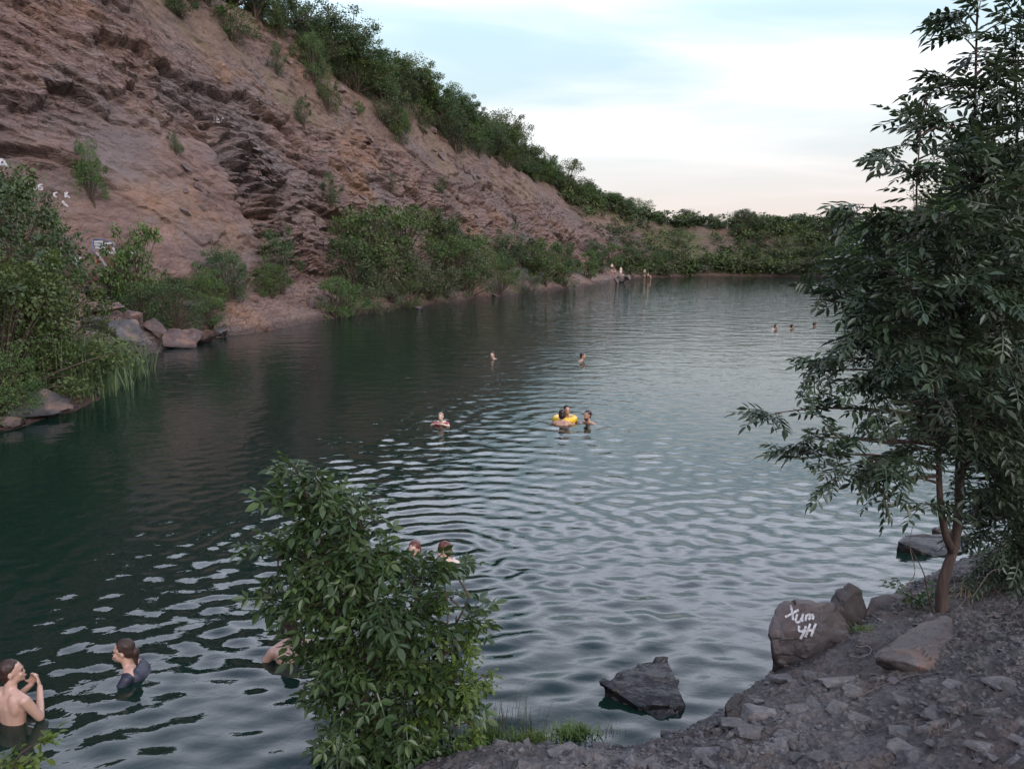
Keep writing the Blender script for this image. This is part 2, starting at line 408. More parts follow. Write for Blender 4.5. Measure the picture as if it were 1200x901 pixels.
# slab relief: long shallow diagonal steps
q = (aa*.35+bb*1.0)+.8*wx; D += slabz*(.16*(np.modf(q/1.7)[0]-.5)+.10*fbm(aa*.5, bb*1.3, 0*aa, 4, 65)+.07*(c2-.5)*pat)
# deep fracture column right of the slab
fx = Sg-(44.3-.12*(PZ-7)); colm = np.exp(-(fx/1.8)**2)*sstep(1.5, 4, PZ)*(1-sstep(11, 14, PZ))
D += colm*(1.1*d3*2.2+.8*d2*1.4+.55*(c3-.5))
D -= 1.0*np.exp(-((fx+2.1)/.38)**2)*sstep(2, 4, PZ)*(1-sstep(10, 12.5, PZ))
# undercut shadowy ledge high on the slab
lx = Sg-41.5; D -= 1.2*np.exp(-((PZ-13.2+.22*lx+.6*wx)/.24)**2)*np.exp(-(lx/2.8)**2)*(.3+pat2)
lx = Sg-26.5; D -= .8*np.exp(-((PZ-8.3+.15*lx+.5*wx)/.15)**2)*np.exp(-(lx/3.5)**2)
lx = Sg-41.5; D -= .5*np.exp(-((PZ-10.6+.20*lx+.4*wx)/.12)**2)*np.exp(-(lx/3.0)**2)
bank_d = .30*fbm(Ls*.6, W*.9, 0*aa, 4, 21)+.10*fbm(Ls*2.5, W*2.5, 0*aa, 3, 25)
D += bankm*bank_d*sstep(-1, 1.5, W)
D *= (1-sstep(0, 10, np.arange(nr)[:, None]-(nr-16)))
for _ in range(1):
    D[1:-1] = (D[:-2]+4*D[1:-1]+D[2:])/6; D[:, 1:-1] = (D[:, :-2]+4*D[:, 1:-1]+D[:, 2:])/6
P = P+Nn*D[..., None]
far_w = sstep(0, 1, (W-wc-6)/64)
P[..., 2] += far_w*3*fbm(P[..., 0]*.02, P[..., 1]*.02, 0*aa, 3, 91)
wet = (1-sstep(.05, .45, P[..., 2]))
me = mesh_np('quarry_cliff', P.reshape(-1, 3), grid_faces(nr, len(ls))[:, ::-1], M_CLIFF, smooth=False)
fattr(me, 'soil', np.clip(soil*(.25+.75*sstep(-.3, .3, fbm(Ls*.25, PZ*.3, 0*aa, 3, 48)))+.75*bankm*sstep(-.25, .35, fbm(Ls*.2, W*.3, 0*aa, 3, 44)), 0, 1)); fattr(me, 'cellr', .5*c2+.3*c3+.2*c1); fattr(me, 'wet', wet); fattr(me, 'grass', (1-sstep(.15, .75, rk+.5*edge_n))*np.ones_like(W)*(W > 1.5)*.9); fattr(me, 'frac', np.clip(1-.55*slabz, 0, 1))
cliff = link('cliff', me, kind='structure', label='steep reddish brown quarry cliff and bank around the far side of the lake')
bpy.context.view_layer.update(); DG = bpy.context.evaluated_depsgraph_get()
BV_CLIFF = BVHTree.FromObject(cliff, DG)

# ------------------------------------------------------------------ near bank of shale
WX = np.array([-40, -22, -14, -8, -4, -2, -.79, 0, .68, 1.33, 1.81, 2.34, 3.0, 3.67, 4.45, 6.1, 9, 13, 20, 40])
WY = np.array([9, 6.5, 4.6, 3.9, 4.35, 4.95, 5.30, 5.50, 5.47, 5.72, 5.97, 6.45, 7.1, 7.7, 8.35, 9.5, 11, 12.3, 14, 16.])
def near_z(x, y):
    x = np.asarray(x, float); y = np.asarray(y, float)
    yw = np.interp(x, WX, WY)+.12*fbm(x*1.1, 0*x, 0*x, 3, 61)
    sl = (np.interp(x+.4, WX, WY)-np.interp(x-.4, WX, WY))/.8
    d = (yw-y)/np.sqrt(1+sl*sl)
    zz = np.where(d > 0, .40*d+.10*sstep(0, .5, d)-.045*np.maximum(d-2.5, 0)**1.2, .42*d)
    zz = np.maximum(zz, -2.4)
    zz = zz+sstep(-.6, .8, d)*(.10*fbm(x*.9, y*.9, 0*x, 4, 71)+.035*fbm(x*4, y*4, 0*x, 3, 72))
    return zz, d
gx = np.concatenate([np.arange(-40, -5, .5), np.arange(-5, 9, .042), np.arange(9, 40.1, .5)])
gy = np.concatenate([np.arange(-40, -2, 1.0), np.arange(-2, 3, .10), np.arange(3, 9.5, .042), np.arange(9.5, 18, .3)])
GX, GY = np.meshgrid(gx, gy)
GZ, GD = near_z(GX, GY)
# sharp shale chips in the relief
inn = (GX > -5) & (GX < 9) & (GY > 2.9) & (GY < 9.6)
f1, f2, c1_, c2_, ex, ey = voro(GX*7+.8*fbm(GX*2, GY*2, 0*GX, 2, 5), GY*9, 505)
f1b, f2b, c1b, c2b, exb, eyb = voro(GX*2.6+.5*fbm(GX*2, GY*2, 0*GX, 2, 5), GY*3.2, 606)
chip = .030*(c1_-.5+.8*(c2_-.5)*ex*2-.5*ey)+.055*(c1b-.5+.9*(c2b-.5)*exb*2-.5*eyb)*sstep(.35, .7, c1b)
GZ = GZ+np.where(inn, chip*sstep(-.3, .25, GD), 0)
me = mesh_np('near_bank', np.stack([GX, GY, GZ], -1).reshape(-1, 3), grid_faces(len(gy), len(gx)), M_GROUND, smooth=False)
fattr(me, 'wet', 1-sstep(.0, .22, GZ))
bank = link('near_bank', me, kind='structure', label='dark grey shale bank sloping down to the water')
bpy.context.view_layer.update(); DG = bpy.context.evaluated_depsgraph_get()
BV_BANK = BVHTree.FromObject(bank, DG)
def ground_z(x, y):
    h = BV_BANK.ray_cast(Vector((x, y, 30)), Vector((0, 0, -1)))
    return h[0].z if h[0] is not None else 0.0
def hit(px, py):
    d = ray(px, py).normalized(); best = None
    for b in (BV_CLIFF, BV_BANK):
        h = b.ray_cast(EYE, d)
        if h[0] is not None and (best is None or h[3] < best[3]): best = h
    return best

# lake bed: one sheet under everything, out to the horizon
me = mesh_np('lake_bed', [(-900, -900, -2.3), (900, -900, -2.3), (900, 900, -2.3), (-900, 900, -2.3)], np.array([[0, 1, 2, 3]]), M_GROUND)
fattr(me, 'wet', [1, 1, 1, 1]); link('lake_bed', me, kind='structure', label='dark muddy bed under the lake')

# ------------------------------------------------------------------ water with real ripples
def grow(a, b, s0, k):
    o = [a]
    while o[-1] < b: o.append(o[-1]+s0+k*max(0, o[-1]-5))
    return np.array(o)
def graded(a, b, s0, k, smax=9):
    o = [a]
    while o[-1] < b: o.append(o[-1]+min(smax, s0+k*(o[-1]-a)))
    return np.array(o)
wy_ = np.concatenate([np.arange(-1, 3, .5), np.arange(3, 9, .036), graded(9, 78, .036, .0072, .6), np.arange(81, 190, 4.)])
xr = np.concatenate([np.arange(0, 6, .05), graded(6, 27, .05, .0085), np.arange(28, 100, 4.)])
wx_ = np.concatenate([-xr[:0:-1], xr])
WXg, WYg = np.meshgrid(wx_, wy_)
hz = np.zeros_like(WXg)
DY_, DX_ = np.gradient(wy_)[:, None], np.gradient(wx_)[None, :]
patch = .62+.5*fbm(WXg*.11, WYg*.07, 0*WXg, 3, 33)
tl = WXg*NL.x+WYg*NL.y                                   # distance towards the cliff: sheltered water is calmer
calm = 1-.55*sstep(8, 15, tl)
r2 = np.random.default_rng(5)
PHS = [fbm(WXg*.3, WYg*.3, 0*WXg+i, 1, i) for i in range(4)]; AMS = [vnoise(WXg*.35+i*7, WYg*.35, 0*WXg, i) for i in range(4)]
for i in range(84):
    lam = .10*(5.4)**(r2.random()**1.2); k = 2*math.pi/lam
    th = r2.normal(R(78), R(38)) if i % 4 else r2.uniform(0, 2*math.pi)
    ph = r2.uniform(0, 6.28); slope = .0188
    ok = sstep(2.5, 4.5, lam/(abs(math.sin(th))*DY_+abs(math.cos(th))*DX_))
    hz += slope/k*np.sin(k*(WXg*math.cos(th)+WYg*math.sin(th))+ph+1.2*PHS[i % 4])*ok*(.75+.6*AMS[(i//4) % 4])
hz *= patch*calm
RINGS = [((520, 652), .060, .36, 4.2), ((500, 655), .03, .30, 2.5), ((662, 492), .03, .6, 4), ((147, 792), .020, .32, 1.6), ((14, 845), .014, .3, 1.5), ((325, 780), .018, .34, 1.5), ((516, 497), .016, .5, 3), ((755, 822), .012, .3, 1.4), ((577, 421), .014, .7, 5), ((683, 423), .014, .7, 5), ((925, 386), .014, .9, 7)]
for (pp, sl, lam, fall) in RINGS:
    c = on_plane(*pp); rr = np.hypot(WXg-c.x, WYg-c.y); k = 2*math.pi/lam
    hz += sl*3/k*np.sin(k*rr*(1-.02*rr))*np.exp(-rr/fall)*sstep(.1, .5, rr)*sstep(2.2, 4.0, lam/np.maximum(DY_, .6*DX_))*.8
hz *= sstep(0, 1, (190-WYg)/100)
me = mesh_np('lake_water', np.stack([WXg, WYg, hz], -1).reshape(-1, 3), grid_faces(len(wy_), len(wx_)), M_WATER, smooth=True)
water = link('lake_water', me, kind='structure', label='dark green rippled lake water reflecting cliff and sky')
print('tris', sum(len(m.polygons)*2 for m in bpy.data.meshes), 'rows', nr, 'cols', len(ls))
# ------------------------------------------------------------------ people
def mat_skin(name, c):
    m, t = newmat(name); k = noise(t, objcoord(t), 14, 4, .6)
    p = principled(t, mixc(t, k, tuple(v*.82 for v in c), tuple(min(1, v*1.15) for v in c)), .36, .5, bump(t, noise(t, objcoord(t), 9, 4, .6), .25, .01))
    n = p.node; n.inputs['Subsurface Weight'].default_value = .08; n.inputs['Subsurface Radius'].default_value = (.02, .008, .005); out(t, p); return m
def mat_plain(name, a, b, rough=.6, scale=20, spec=.4):
    m, t = newmat(name); out(t, principled(t, mixc(t, noise(t, objcoord(t), scale, 4, .7), a, b), rough, spec)); return m
SKIN_L, SKIN_T, SKIN_D = mat_skin('fair_skin', (.41, .25, .19)), mat_skin('tan_skin', (.36, .195, .13)), mat_skin('pale_skin', (.52, .36, .28))
HAIR_D = mat_plain('dark_hair', (.010, .006, .005), (.030, .017, .013), .35, 60); HAIR_B = mat_plain('brown_hair', (.012, .006, .005), (.045, .020, .013), .55, 60)
HAIR_R = mat_plain('red_brown_hair', (.065, .018, .012), (.11, .03, .02), .4, 60); HAIR_F = mat_plain('fair_hair', (.20, .13, .08), (.34, .23, .15), .5, 60)
CL_NAVY = mat_plain('navy_cloth', (.010, .010, .018), (.022, .022, .045), .5); CL_BLUE = mat_plain('blue_cloth', (.012, .018, .09), (.03, .04, .16), .5); CL_RED = mat_plain('red_cloth', (.20, .03, .035), (.30, .05, .05), .6)
CL_BLACK = mat_plain('dark_trunks', (.012, .010, .016), (.03, .022, .035), .6); CL_WHITE = mat_plain('white_cloth', (.5, .48, .45), (.65, .63, .6), .7)
EYE_D = mat_plain('eye_dark', (.012, .008, .006), (.02, .012, .01), .15); LIP = mat_plain('lip', (.30, .10, .085), (.36, .13, .11), .5)
tmp_scene = bpy.data.scenes.new('workbench'); tmp_ob = bpy.data.objects.new('workpiece', bpy.data.meshes.new('blank')); tmp_scene.collection.objects.link(tmp_ob); spent = [tmp_ob.data]
md_r = tmp_ob.modifiers.new('r', 'REMESH'); md_r.mode = 'VOXEL'; md_s = tmp_ob.modifiers.new('s', 'SMOOTH'); md_s.factor = .5
_su, _sv = 14, 9
_sph = np.array([(math.sin(math.pi*j/_sv)*math.cos(2*math.pi*i/_su), math.sin(math.pi*j/_sv)*math.sin(2*math.pi*i/_su), math.cos(math.pi*j/_sv)) for j in range(_sv+1) for i in range(_su)])
_spf = np.array([(j*_su+i, (j+1)*_su+i, (j+1)*_su+(i+1) % _su, j*_su+(i+1) % _su) for j in range(_sv) for i in range(_su)])
class Body:
    def __init__(s): s.V = []; s.F = []; s.n = 0
    def add(s, v, f): s.V.append(v); s.F.append(f+s.n); s.n += len(v)
    def ell(s, c, r, rot=None):
        v = _sph*np.array(r)
        if rot is not None: v = v @ np.array(rot).T
        s.add(v+np.array(c), _spf)
    def limb(s, pts, rad, n=4):
        """tapered chain from joint to joint"""
        pts = [np.array(p, float) for p in pts]
        for i in range(len(pts)-1):
            d = np.linalg.norm(pts[i+1]-pts[i]); m = max(2, int(d/(.35*min(rad[i], rad[i+1])))+1); m = min(m, 14)
            for k in range(m):
                f = k/m; s.ell(pts[i]*(1-f)+pts[i+1]*f, [rad[i]*(1-f)+rad[i+1]*f]*3)
        s.ell(pts[-1], [rad[-1]]*3)
    def raw(s, name): return mesh_np(name, np.vstack(s.V), np.vstack(s.F), None, True)
    def fuse(s, name, voxel, mat, smooth=4):
        """one continuous skin over all the pieces"""
        me = s.raw('tmp'); spent.append(me)
        tmp_ob.data = me; md_r.voxel_size = voxel; md_s.iterations = smooth; tmp_scene.view_layers[0].update()
        res = bpy.data.meshes.new_from_object(tmp_ob.evaluated_get(tmp_scene.view_layers[0].depsgraph)); res.name = name
        res.materials.clear(); res.materials.append(mat); res.polygons.foreach_set('use_smooth', np.full(len(res.polygons), True)); return res
    def plain(s, name, mat):
        me = s.raw(name); me.materials.append(mat); return me
def rx(a): return Matrix.Rotation(a, 3, 'X')
def ry(a): return Matrix.Rotation(a, 3, 'Y')
def rzm(a): return Matrix.Rotation(a, 3, 'Z')
def hand(b, wrist, d, palm_n, s=1.0, curl=.5):
    """palm and five fingers; d = direction of the fingers, palm_n = palm normal"""
    d = Vector(d).normalized(); n = Vector(palm_n); n = (n-d*n.dot(d)).normalized(); sd_ = d.cross(n)
    w = Vector(wrist); c = w+d*.05*s
    b.ell(c, (.040*s, .014*s, .050*s), Matrix((sd_, n, d)).transposed())
    for i, (o, ln) in enumerate([(-.030, .062), (-.010, .074), (.010, .070), (.030, .055)]):
        k0 = w+d*.092*s+sd_*o*s; k1 = k0+(d*math.cos(curl)+n*math.sin(curl)).normalized()*ln*.5*s; k2 = k1+(d*math.cos(2*curl)+n*math.sin(2*curl)).normalized()*ln*.5*s
        b.limb([k0, k1, k2], [.0090*s, .0085*s, .0075*s])
    t0 = w+d*.03*s-sd_*.034*s; t1 = t0+(d*.5-sd_*.8+n*.3).normalized()*.035*s; t2 = t1+(d*.9-sd_*.2+n*.4).normalized()*.03*s
    b.limb([t0, t1, t2], [.012*s, .010*s, .0085*s])
def person(label, head_px, yy, face, skin, hair, hips=(0, .04, -.62), knees=None, feet=None, arms=(), s=1.0, head_rot=(0, 0), hairstyle='short', top=None, top_len=.5, bottom=None, voxel=.011, group=None, face_detail=True, eye_z=None, sh_w=.17, beard=False):
    """figure built round the head centre, facing local -Y; s scales it; face = heading in degrees (0 = towards the photographer's bank)"""
    hc_ = at_y(head_px[0], head_px[1], yy); root = thing('person', hc_, label, 'person', group); root.rotation_euler = (0, 0, R(face)); root.scale = (s, s, s)
    Hr = rzm(R(head_rot[1])) @ rx(R(head_rot[0]))
    def hp(p): return Hr @ Vector(p)
    b = Body()
    b.ell(hp((0, .012, .030)), (.074, .094, .088), Hr); b.ell(hp((0, -.022, -.050)), (.054, .062, .062), Hr); b.ell(hp((0, -.070, -.092)), (.022, .018, .016), Hr)
    b.limb([hp((0, -.082, .010)), hp((0, -.093, -.022))], [.008, .012]); b.ell(hp((0, -.078, .020)), (.046, .012, .010), Hr)
    b.ell(hp((0, -.083, -.058)), (.026, .012, .012), Hr)
    for sx in (-1, 1):
        b.ell(hp((sx*.076, .014, -.010)), (.010, .020, .032), Hr); b.ell(hp((sx*.036, -.066, -.028)), (.022, .018, .020), Hr)
    nk = Vector((0, .045, -.175)); b.limb([hp((0, .018, -.05)), nk], [.052, .056])
    hips = Vector(hips); sp_ = hips-nk; sh = nk+sp_.normalized()*.05
    fw = Vector((0, -1, 0)); ax = Vector((1, 0, 0)); tz = -sp_.normalized(); ty = tz.cross(ax); Mt = Matrix((ax, ty, tz)).transposed()
    L_ = sp_.length
    TF = np.array([.05, .14, .30, .50, .68, .84, 1.0]); TX = np.array([.62, .98, .98, .86, .78, .84, .92])*sh_w; TY = np.array([.060, .084, .098, .092, .086, .092, .100])
    prof = [(f, np.interp(f, TF, TX), np.interp(f, TF, TY)) for f in np.linspace(.05, 1.0, 26)]
    for f, rxx, ryy in prof: b.ell(nk+sp_*f, (rxx, ryy, L_*.07), Mt)
    for sx in (-1, 1):
        b.ell(nk+sp_*.24+ax*sx*sh_w*.5+ty*.046, (.075, .040, .11), Mt); b.ell(nk+sp_*.30+ax*sx*sh_w*.45-ty*.055, (.070, .038, .06), Mt)
    for sx in (-1, 1): b.limb([nk+ax*sx*.04, sh+ax*sx*sh_w*.98], [.045, .052])
    for i, arm in enumerate(arms):
        sx = arm['side']; S = sh+ax*sx*sh_w*1.02; E, Wp = Vector(arm['elbow']), Vector(arm['wrist'])
        b.limb([S, (S+E)/2, E, (E*.6+Wp*.4), Wp], [.052, .046, .038, .037, .026]); hand(b, Wp, arm.get('dir', Wp-E), arm.get('n', (0, -1, 0)), 1.0, arm.get('curl', .4))
    if knees is None: knees = [hips+Vector((sx*.09, 0, -.42)) for sx in (-1, 1)]
    if feet is None: feet = [k+Vector((0, .03, -.40)) for k in knees]
    for sx, K, Ft in zip((-1, 1), knees, feet):
        K, Ft = Vector(K), Vector(Ft); b.limb([hips+ax*sx*.085, K, K*.6+Ft*.4, Ft], [.088, .056, .052, .036]); b.limb([Ft, Ft+Vector((0, -.13, -.03))], [.036, .026])
    link('body', b.fuse('body', voxel, skin), root)
    # hair
    bh_ = Body()
    bh_.ell(hp((0, .026, .046)), (.081, .093, .088), Hr)
    if hairstyle == 'short': bh_.ell(hp((0, .052, .0)), (.074, .062, .078), Hr); bh_.ell(hp((0, .062, -.045)), (.058, .040, .050), Hr)
    if hairstyle == 'bob':
        bh_.ell(hp((0, .060, -.02)), (.080, .065, .100), Hr)
        for sx in (-1, 1): bh_.ell(hp((sx*.070, .030, -.01)), (.016, .045, .085), Hr)
    if hairstyle == 'bun':
        bh_.ell(hp((0, .058, .005)), (.072, .062, .075), Hr); bh_.ell(hp((0, .118, -.02)), (.042, .036, .055), Hr); bh_.limb([hp((0, .115, -.05)), hp((0, .125, -.14))], [.03, .014])
    if hairstyle == 'long':
        bh_.ell(hp((0, .060, -.03)), (.080, .060, .12), Hr); bh_.ell(hp((0, .080, -.15)), (.065, .035, .10), Hr)
    hm = bh_.fuse('hair', max(.0085, min(.016, voxel*.8)), hair, 2)
    co = np.empty(len(hm.vertices)*3); hm.vertices.foreach_get('co', co); co = co.reshape(-1, 3)
    nn = np.array([v.normal[:] for v in hm.vertices]); co += nn*(.008*fbm(co[:, 0]*70, co[:, 1]*22, co[:, 2]*22, 3, 9))[:, None]; hm.vertices.foreach_set('co', co.ravel()); hm.update()
    link('hair', hm, root)
    if beard:
        bb2 = Body(); bb2.ell(hp((0, -.034, -.070)), (.055, .054, .048), Hr); link('beard', bb2.fuse('beard', .008, hair, 2), root)
    if face_detail:
        for sx in (-1, 1):
            e = Body(); e.ell(hp((sx*.031, -.080, .004)), (.013, .008, .007), Hr); link('eye', e.plain('eye', EYE_D), root)
            e = Body(); e.ell(hp((sx*.031, -.083, .025)), (.019, .006, .004), Hr); link('eyebrow', e.plain('eyebrow', hair), root)
        e = Body(); e.ell(hp((0, -.094, -.058)), (.022, .006, .008), Hr); link('mouth', e.plain('mouth', LIP), root)
    if top:
        c = Body()
        for f, rxx, ryy in prof:
            if .10 < f <= top_len+.01: c.ell(nk+sp_*f, (rxx+.012, ryy+.016, L_*.07), Mt)
        for sx in (-1, 1): c.ell(nk+sp_*.26+ax*sx*sh_w*.5+ty*.055, (.070, .050, .092), Mt)
        for sx in (-1, 1): c.limb([nk+ax*sx*.06+Vector((0, 0, -.02)), sh+ax*sx*sh_w*1.02], [.042, .060])
        for arm in arms:
            S = sh+ax*arm['side']*sh_w*1.02; E = Vector(arm['elbow']); c.limb([S, S*.45+E*.55], [.060, .053])
        link('shirt', c.fuse('shirt', .010, top, 3), root)
    if bottom:
        c = Body(); c.ell(nk+sp_*.97, (sh_w*.90+.012, .112, L_*.13), Mt)
        for sx, K in zip((-1, 1), knees): c.limb([hips+ax*sx*.085, (hips+ax*sx*.085)*.45+Vector(K)*.55], [.098, .082])
        link('swim_shorts', c.fuse('swim_shorts', max(.014, voxel), bottom, 3), root)
    return root
def wy_at(px, py): return on_plane(px, py).y
# boy standing with hands raised to his mouth, seen from behind
yb = wy_at(14, 840)
person('boy with wet brown hair standing waist deep, hands raised to his mouth', (15, 787), yb, 158, SKIN_L, HAIR_B, hips=(0, .05, -.60), s=.88, sh_w=.185, head_rot=(-4, -42),
   arms=[dict(side=1, elbow=(.235, -.05, -.44), wrist=(.06, -.20, -.25), dir=(-.35, -.1, .9), n=(-.6, .6, 0), curl=.35), dict(side=-1, elbow=(-.235, -.05, -.44), wrist=(-.06, -.20, -.25), dir=(.35, -.1, .9), n=(.6, .6, 0), curl=.35)], bottom=CL_BLACK, voxel=.0105)
# girl in the dark shirt, in water to the chest
yg = wy_at(147, 790)
person('girl with tied dark hair and navy shirt, shoulder deep, looking sideways', (144, 763), yg, -82, SKIN_L, HAIR_B, hips=(0, .30, -.50), s=.92, head_rot=(-2, 0), hairstyle='bun', top=CL_NAVY, top_len=.6,
   arms=[dict(side=1, elbow=(.24, -.02, -.36), wrist=(.16, -.26, -.30), dir=(-.2, -.9, .1), n=(0, 0, -1)), dict(side=-1, elbow=(-.27, .05, -.36), wrist=(-.18, -.20, -.33), dir=(.1, -.9, .1), n=(0, 0, -1))], bottom=CL_BLUE, voxel=.0105)
# bather half hidden by the sapling bush
yh = wy_at(325, 765)
person('bare shouldered bather with dark hair behind the edge of the sapling bush', (336, 731), yh, -145, SKIN_L, HAIR_B, hips=(0, .22, -.58), s=.95, head_rot=(-8, 10), hairstyle='bob',
   arms=[dict(side=1, elbow=(.26, -.06, -.42), wrist=(.20, -.26, -.56), dir=(-.2, -1, 0), n=(0, 0, -1)), dict(side=-1, elbow=(-.26, -.10, -.36), wrist=(-.22, -.36, -.40), dir=(.2, -1, 0), n=(0, 0, -1))], bottom=CL_NAVY, voxel=.0115)
ysw = wy_at(520, 656)
person('long haired swimmer peering over the top of the sapling bush', (485, 644.5), ysw+.1, -20, SKIN_L, HAIR_R, hips=(0, .35, -.45), s=.95, hairstyle='long', arms=[dict(side=1, elbow=(.30, -.05, -.30), wrist=(.32, -.28, -.26), dir=(0, -1, 0), n=(0, 0, -1)), dict(side=-1, elbow=(-.30, -.05, -.30), wrist=(-.32, -.28, -.26), dir=(0, -1, 0), n=(0, 0, -1))], voxel=.017)
person('red haired swimmer stretched out with pale back above the water', (520, 645), ysw, -100, SKIN_D, HAIR_R, hips=(0, .55, -.36), knees=[(-.1, .92, -.50), (.1, .92, -.50)], feet=[(-.1, 1.25, -.62), (.1, 1.25, -.62)], s=.95, head_rot=(12, 0), arms=[dict(side=1, elbow=(.22, -.18, -.26), wrist=(.14, -.40, -.24), dir=(-.1, -1, 0), n=(0, 0, -1)), dict(side=-1, elbow=(-.24, -.16, -.26), wrist=(-.2, -.40, -.24), dir=(.1, -1, 0), n=(0, 0, -1))], voxel=.014)
# child with the red top
yc = wy_at(516, 498)
person('fair haired child in a red top swimming towards the bank', (516.5, 488.5), yc, -10, SKIN_D, HAIR_F, hips=(0, .30, -.42), s=.78, head_rot=(0, 0), top=CL_RED, top_len=.5, arms=[dict(side=1, elbow=(.26, -.10, -.24), wrist=(.10, -.26, -.16), dir=(-.6, -.5, .3), n=(0, 0, -1)), dict(side=-1, elbow=(-.26, -.10, -.24), wrist=(-.10, -.26, -.16), dir=(.6, -.5, .3), n=(0, 0, -1))], voxel=.017)
# group at the yellow float
yf = wy_at(661, 497)
person('tanned person with black hair, back turned, holding the yellow float', (659, 485.2), yf, 165, SKIN_T, HAIR_D, hips=(0, .10, -.58), s=.95, hairstyle='bob', arms=[dict(side=1, elbow=(.28, -.10, -.30), wrist=(.20, -.34, -.22), dir=(-.3, -1, 0), n=(0, 0, -1)), dict(side=-1, elbow=(-.28, -.10, -.30), wrist=(-.20, -.34, -.22), dir=(.3, -1, 0), n=(0, 0, -1))], voxel=.017, face_detail=False)
person('black haired person sitting in the yellow float', (664.5, 480.6), yf+.42, 12, SKIN_T, HAIR_D, hips=(0, .12, -.50), s=.95, arms=[dict(side=1, elbow=(.27, -.04, -.30), wrist=(.26, -.28, -.26), dir=(0, -1, 0), n=(0, 0, -1)), dict(side=-1, elbow=(-.27, -.04, -.30), wrist=(-.26, -.28, -.26), dir=(0, -1, 0), n=(0, 0, -1))], knees=[(-.12, -.3, -.5), (.12, -.3, -.5)], feet=[(-.12, -.45, -.8), (.12, -.45, -.8)], voxel=.017)
person('bearded man beside the yellow float with only his head out', (688, 486.8), yf+.05, -48, SKIN_T, HAIR_D, hips=(0, .25, -.55), s=.98, beard=True, voxel=.017)
fl = at_y(662, 490.5, yf+.40)
m_fl = mat_plain('yellow_vinyl', (.62, .36, .015), (.74, .46, .03), .35, 5)
bm = bmesh.new(); n1_, n2_ = 36, 14; vs = [[bm.verts.new(((.225+.078*math.cos(b_*2*math.pi/n2_)+.004*math.sin(18*a_*2*math.pi/n1_))*math.cos(a_*2*math.pi/n1_), (.225+.078*math.cos(b_*2*math.pi/n2_))*math.sin(a_*2*math.pi/n1_), .078*math.sin(b_*2*math.pi/n2_))) for b_ in range(n2_)] for a_ in range(n1_)]
for a_ in range(n1_):
    for b_ in range(n2_): bm.faces.new((vs[a_][b_], vs[(a_+1) % n1_][b_], vs[(a_+1) % n1_][(b_+1) % n2_], vs[a_][(b_+1) % n2_])).smooth = True
me = bpy.data.meshes.new('swim_ring'); bm.to_mesh(me); bm.free(); me.materials.append(m_fl)
ring = thing('swim_ring', Vector((fl.x, fl.y-.02, .04)), 'yellow inflatable swim ring carrying the black haired person', 'swim ring'); link('tube', me, ring)
bmv = bmesh.new(); bmesh.ops.create_cone(bmv, cap_ends=True, segments=10, radius1=.014, radius2=.010, depth=.03, matrix=Matrix.Translation((.225, 0, .085))); me = bpy.data.meshes.new('valve'); bmv.to_mesh(me); bmv.free(); me.materials.append(m_fl); link('valve', me, ring)
person('lone swimmer with wet brown hair left of the pair of heads mid lake', (577, 415.8), wy_at(577, 420.5), -30, SKIN_L, HAIR_B, hips=(0, .40, -.45), voxel=.024, face_detail=False)
person('tanned swimmer with short dark hair, head turned to the side mid lake', (683.2, 417.2), wy_at(683, 423), 80, SKIN_T, HAIR_D, hips=(0, .35, -.5), voxel=.024, face_detail=False)
for px, py, wl, f, lb in [(909.5, 383.0, 386.2, 40, 'first swimmer in the distant line of three dark heads'), (928.5, 382.6, 385.2, 90, 'middle swimmer in the distant line of three dark heads'), (955, 380.2, 382.2, 100, 'last swimmer of the distant line, by the ash leaves')]:
    person(lb, (px, py), wy_at(px, wl), f, SKIN_T, HAIR_D, hips=(0, .5, -.3), voxel=.026, face_detail=False)
# bathers on the far bank
def stander(px, foot, hpx, f, label, skin, pose, bottom):
    h = hit(px, foot); p = h[0]; w_ = on_plane(px, foot)
    if (w_-EYE).length < (p-EYE).length: p = w_
    d = (p-EYE).length; H_ = hpx/F*d
    if pose == 'stand':
        sc_ = H_/1.62; hd = p+Vector((0, 0, 1.50*sc_)); kw = dict(hips=(0, .04, -.68), arms=[dict(side=q, elbow=(q*.24, .03, -.50), wrist=(q*.22, -.08, -.74)) for q in (-1, 1)])
    else:
        sc_ = H_/.95; hd = p+Vector((0, 0, .80*sc_)); kw = dict(hips=(0, .10, -.66), knees=[(-.14, -.36, -.50), (.14, -.36, -.50)], feet=[(-.12, -.48, -.86), (.12, -.48, -.86)], arms=[dict(side=q, elbow=(q*.26, -.08, -.46), wrist=(q*.18, -.30, -.48)) for q in (-1, 1)])
    r_ = person(label, (600, 300), 50, f, skin, HAIR_D, s=sc_, voxel=.034, face_detail=False, bottom=bottom, **kw); r_.location = hd
stander(717, 319.5, 11, 20, 'pale bather standing highest on the far rocky bank', SKIN_D, 'stand', CL_BLACK)
stander(720, 321.0, 7, -40, 'bather crouching beside the standing one on the far rocky bank', SKIN_L, 'sit', CL_RED)
stander(727.5, 323.5, 11, 10, 'bather standing over the grey rocks on the far bank', SKIN_D, 'stand', CL_WHITE)
stander(729.5, 326.5, 7, -20, 'bather sitting on the grey rocks at the tip of the far bank', SKIN_L, 'sit', CL_NAVY)
stander(755.5, 325.0, 10, 10, 'pale bather standing at the water on the farther beach', SKIN_D, 'stand', CL_BLACK)
stander(759.5, 325.5, 7, 60, 'bather sitting at the water on the farther beach', SKIN_L, 'sit', CL_RED)
stander(752, 321.5, 7, 10, 'bather standing in the shade behind the others on the farther beach', SKIN_T, 'stand', CL_NAVY)

bpy.data.scenes.remove(tmp_scene); bpy.data.batch_remove([tmp_ob]); bpy.data.batch_remove(spent)

